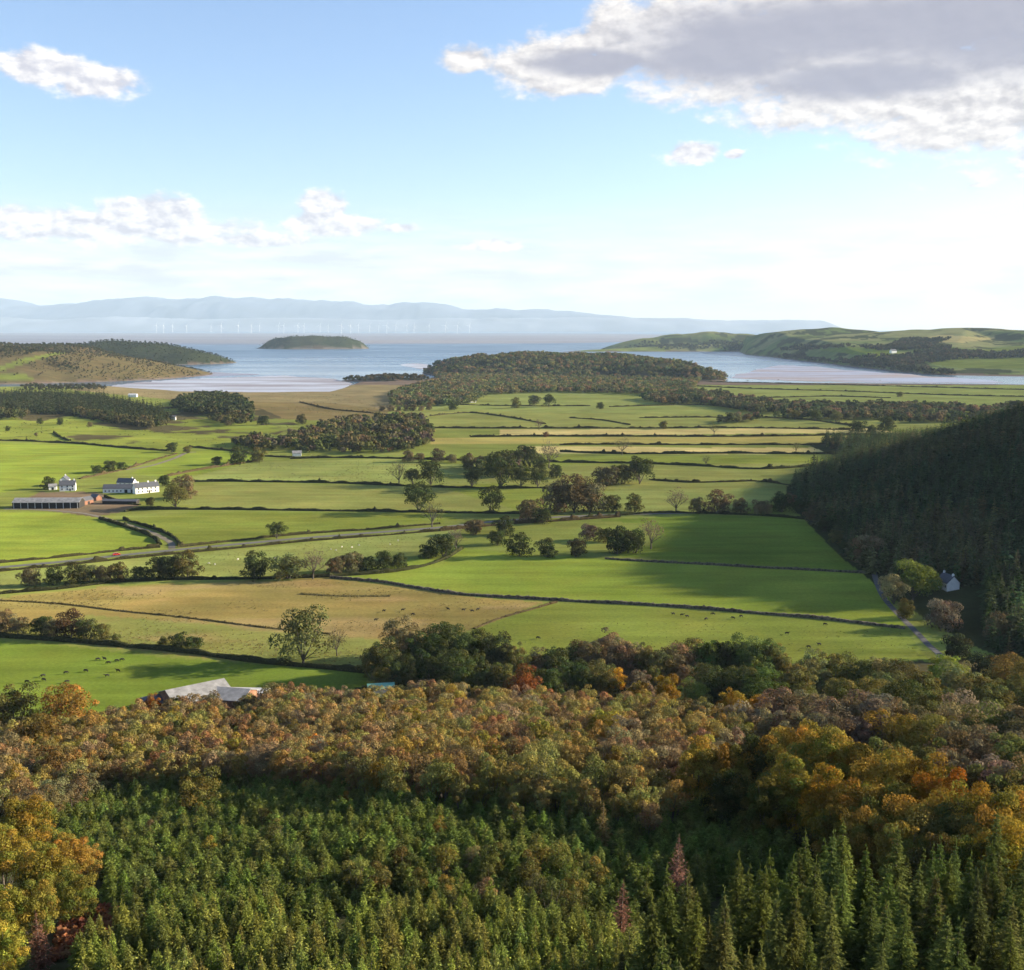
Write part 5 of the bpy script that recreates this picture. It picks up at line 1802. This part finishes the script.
def blobs(l):
    best = None
    for px, py, rx, ry, w in l:
        a, e = ang(px, py)
        dx = M('MULTIPLY', M('SUBTRACT', AZ, a), 1.1 / rx)
        dy = M('MULTIPLY', M('SUBTRACT', EL, e), 1.1 / ry)
        q = M('SQRT', M('ADD', M('MULTIPLY', dx, dx), M('MULTIPLY', dy, dy)))
        v = M('MULTIPLY', M('SUBTRACT', 1.0, q), w)
        best = v if best is None else M('MAXIMUM', best, v)
    return best


nA = cnoise(.030, .055, 10, rough=.6)
nAo = cnoise(.030, .055, 10, (.16, .26), rough=.6)      # the same noise a little towards the sun, for the lit side of each billow
nB = cnoise(.006, .016, 6, (3.1, 7.7))
relief = M('SUBTRACT', nA, nAo)

# great cloud, top right
big = blobs([(650, 35, 80, 45, 1), (560, 68, 85, 32, 1), (740, 50, 150, 60, 1.0), (860, 60, 190, 75, 1.0), (980, 100, 150, 60, 1.0), (930, 10, 300, 70, 1.0), (1150, 60, 260, 110, 1), (470, 60, 35, 14, .8), (600, 45, 70, 22, .8)])
big = M('ADD', big, M('MULTIPLY', M('SUBTRACT', nA, .5), 1.5))
big_a = smooth(big, .0, .40)
deep = smooth(M('ADD', blobs([(600, 62, 75, 15, 1), (720, 55, 120, 30, 1), (830, 30, 240, 36, 1.0), (860, 78, 120, 22, .9), (1000, 20, 250, 50, 1)]), M('MULTIPLY', M('SUBTRACT', nB, .5), 1.0)), -.18, .55)
white = M('ADD', M('MULTIPLY', relief, 4.0), .55, clamp=True)
big_c = mixc(white, (.66, .63, .64), (1.10, 1.05, 1.0))
big_c = mixc(M('MULTIPLY', deep, .92), big_c, (.42, .42, .51))

# fair-weather clouds
small = blobs([(40, 68, 52, 20, 1), (95, 82, 48, 20, 1), (60, 225, 100, 20, 1), (150, 213, 60, 20, 1), (150, 228, 130, 17, 1), (10, 218, 60, 16, .9), (325, 208, 28, 20, 1.1), (330, 224, 60, 15, 1.1), (250, 240, 90, 9, .8), (690, 153, 36, 13, 1), (733, 154, 12, 6, .9), (492, 245, 40, 8, 1), (400, 228, 30, 6, .7), (-120, 215, 130, 22, 1)])
small = M('ADD', small, M('MULTIPLY', M('SUBTRACT', nA, .5), 1.7))
small_a = smooth(small, .04, .44)
small_c = mixc(M('ADD', M('MULTIPLY', relief, 5.0), .56, clamp=True), (.70, .69, .76), (1.14, 1.10, 1.07))

# low bank over the sea horizon
nC = cnoise(.012, .075, 8, (9.3, 1.7), .6)
env = M('MULTIPLY', smooth(EL, 5, 24), smooth(EL, 120, 40))
left_heavy = M('ADD', .55, M('MULTIPLY', smooth(AZ, 150, -250), .4))
low_a = M('MULTIPLY', M('ADD', M('MULTIPLY', M('MULTIPLY', smooth(nC, .36, .60), left_heavy), .56), .36), env)
low_c = mixc(smooth(cnoise(.012, .075, 8, (9.3, 2.1), .6), .35, .65), (1.16, 1.12, 1.10), (.76, .76, .83))

gam = N(wt, 'ShaderNodeGamma')
gam.inputs[1].default_value = 1.0
wt.links.new(sky.outputs[0], gam.inputs[0])
skyc = N(wt, 'ShaderNodeVectorMath', operation='MULTIPLY')
wt.links.new(gam.outputs[0], skyc.inputs[0])
skyc.inputs[1].default_value = (.92, .83, .83)
CLOUD = 3.35                                                                     # sunlit cloud against the physical sky scale


def lift(c):
    n = N(wt, 'ShaderNodeVectorMath', operation='SCALE')
    wt.links.new(c, n.inputs[0])
    n.inputs['Scale'].default_value = CLOUD
    return n.outputs[0]


c = mixc(low_a, skyc.outputs[0], lift(low_c))
c = mixc(M('MULTIPLY', small_a, .97), c, lift(small_c))
c = mixc(M('MULTIPLY', big_a, .97), c, lift(big_c))
wt.links.new(c, bg.inputs['Color'])

# ----------------------------------------------------------------- camera and render settings
cam = bpy.data.cameras.new('camera')
cam.sensor_fit = 'HORIZONTAL'
cam.sensor_width = 36
cam.lens = FPX / 1024 * 36
cam.clip_start = .5
cam.clip_end = 300000
co = link('camera', cam)
co.location = (0, 0, CAMZ)
co.rotation_euler = (math.radians(90) - PITCH, 0, 0)
scene.camera = co

scene.view_settings.view_transform = 'Standard'
scene.view_settings.look = 'None'
scene.view_settings.gamma = 1
scene.view_settings.exposure = 1.75
scene.view_settings.use_curve_mapping = False
scene.render.engine = 'CYCLES'
cy = scene.cycles
cy.use_denoising = True
try:
    cy.denoiser = 'OPENIMAGEDENOISE'
    cy.denoising_input_passes = 'RGB_ALBEDO_NORMAL'
    cy.denoising_prefilter = 'ACCURATE'
except Exception:
    pass
cy.max_bounces = 4
cy.diffuse_bounces = 2
cy.glossy_bounces = 2
cy.transmission_bounces = 2
cy.volume_bounces = 0
cy.transparent_max_bounces = 4
cy.use_adaptive_sampling = True
cy.adaptive_threshold = .02
cy.caustics_reflective = False
cy.caustics_refractive = False
print('trees', n_tree, 'objects', len(scene.objects))
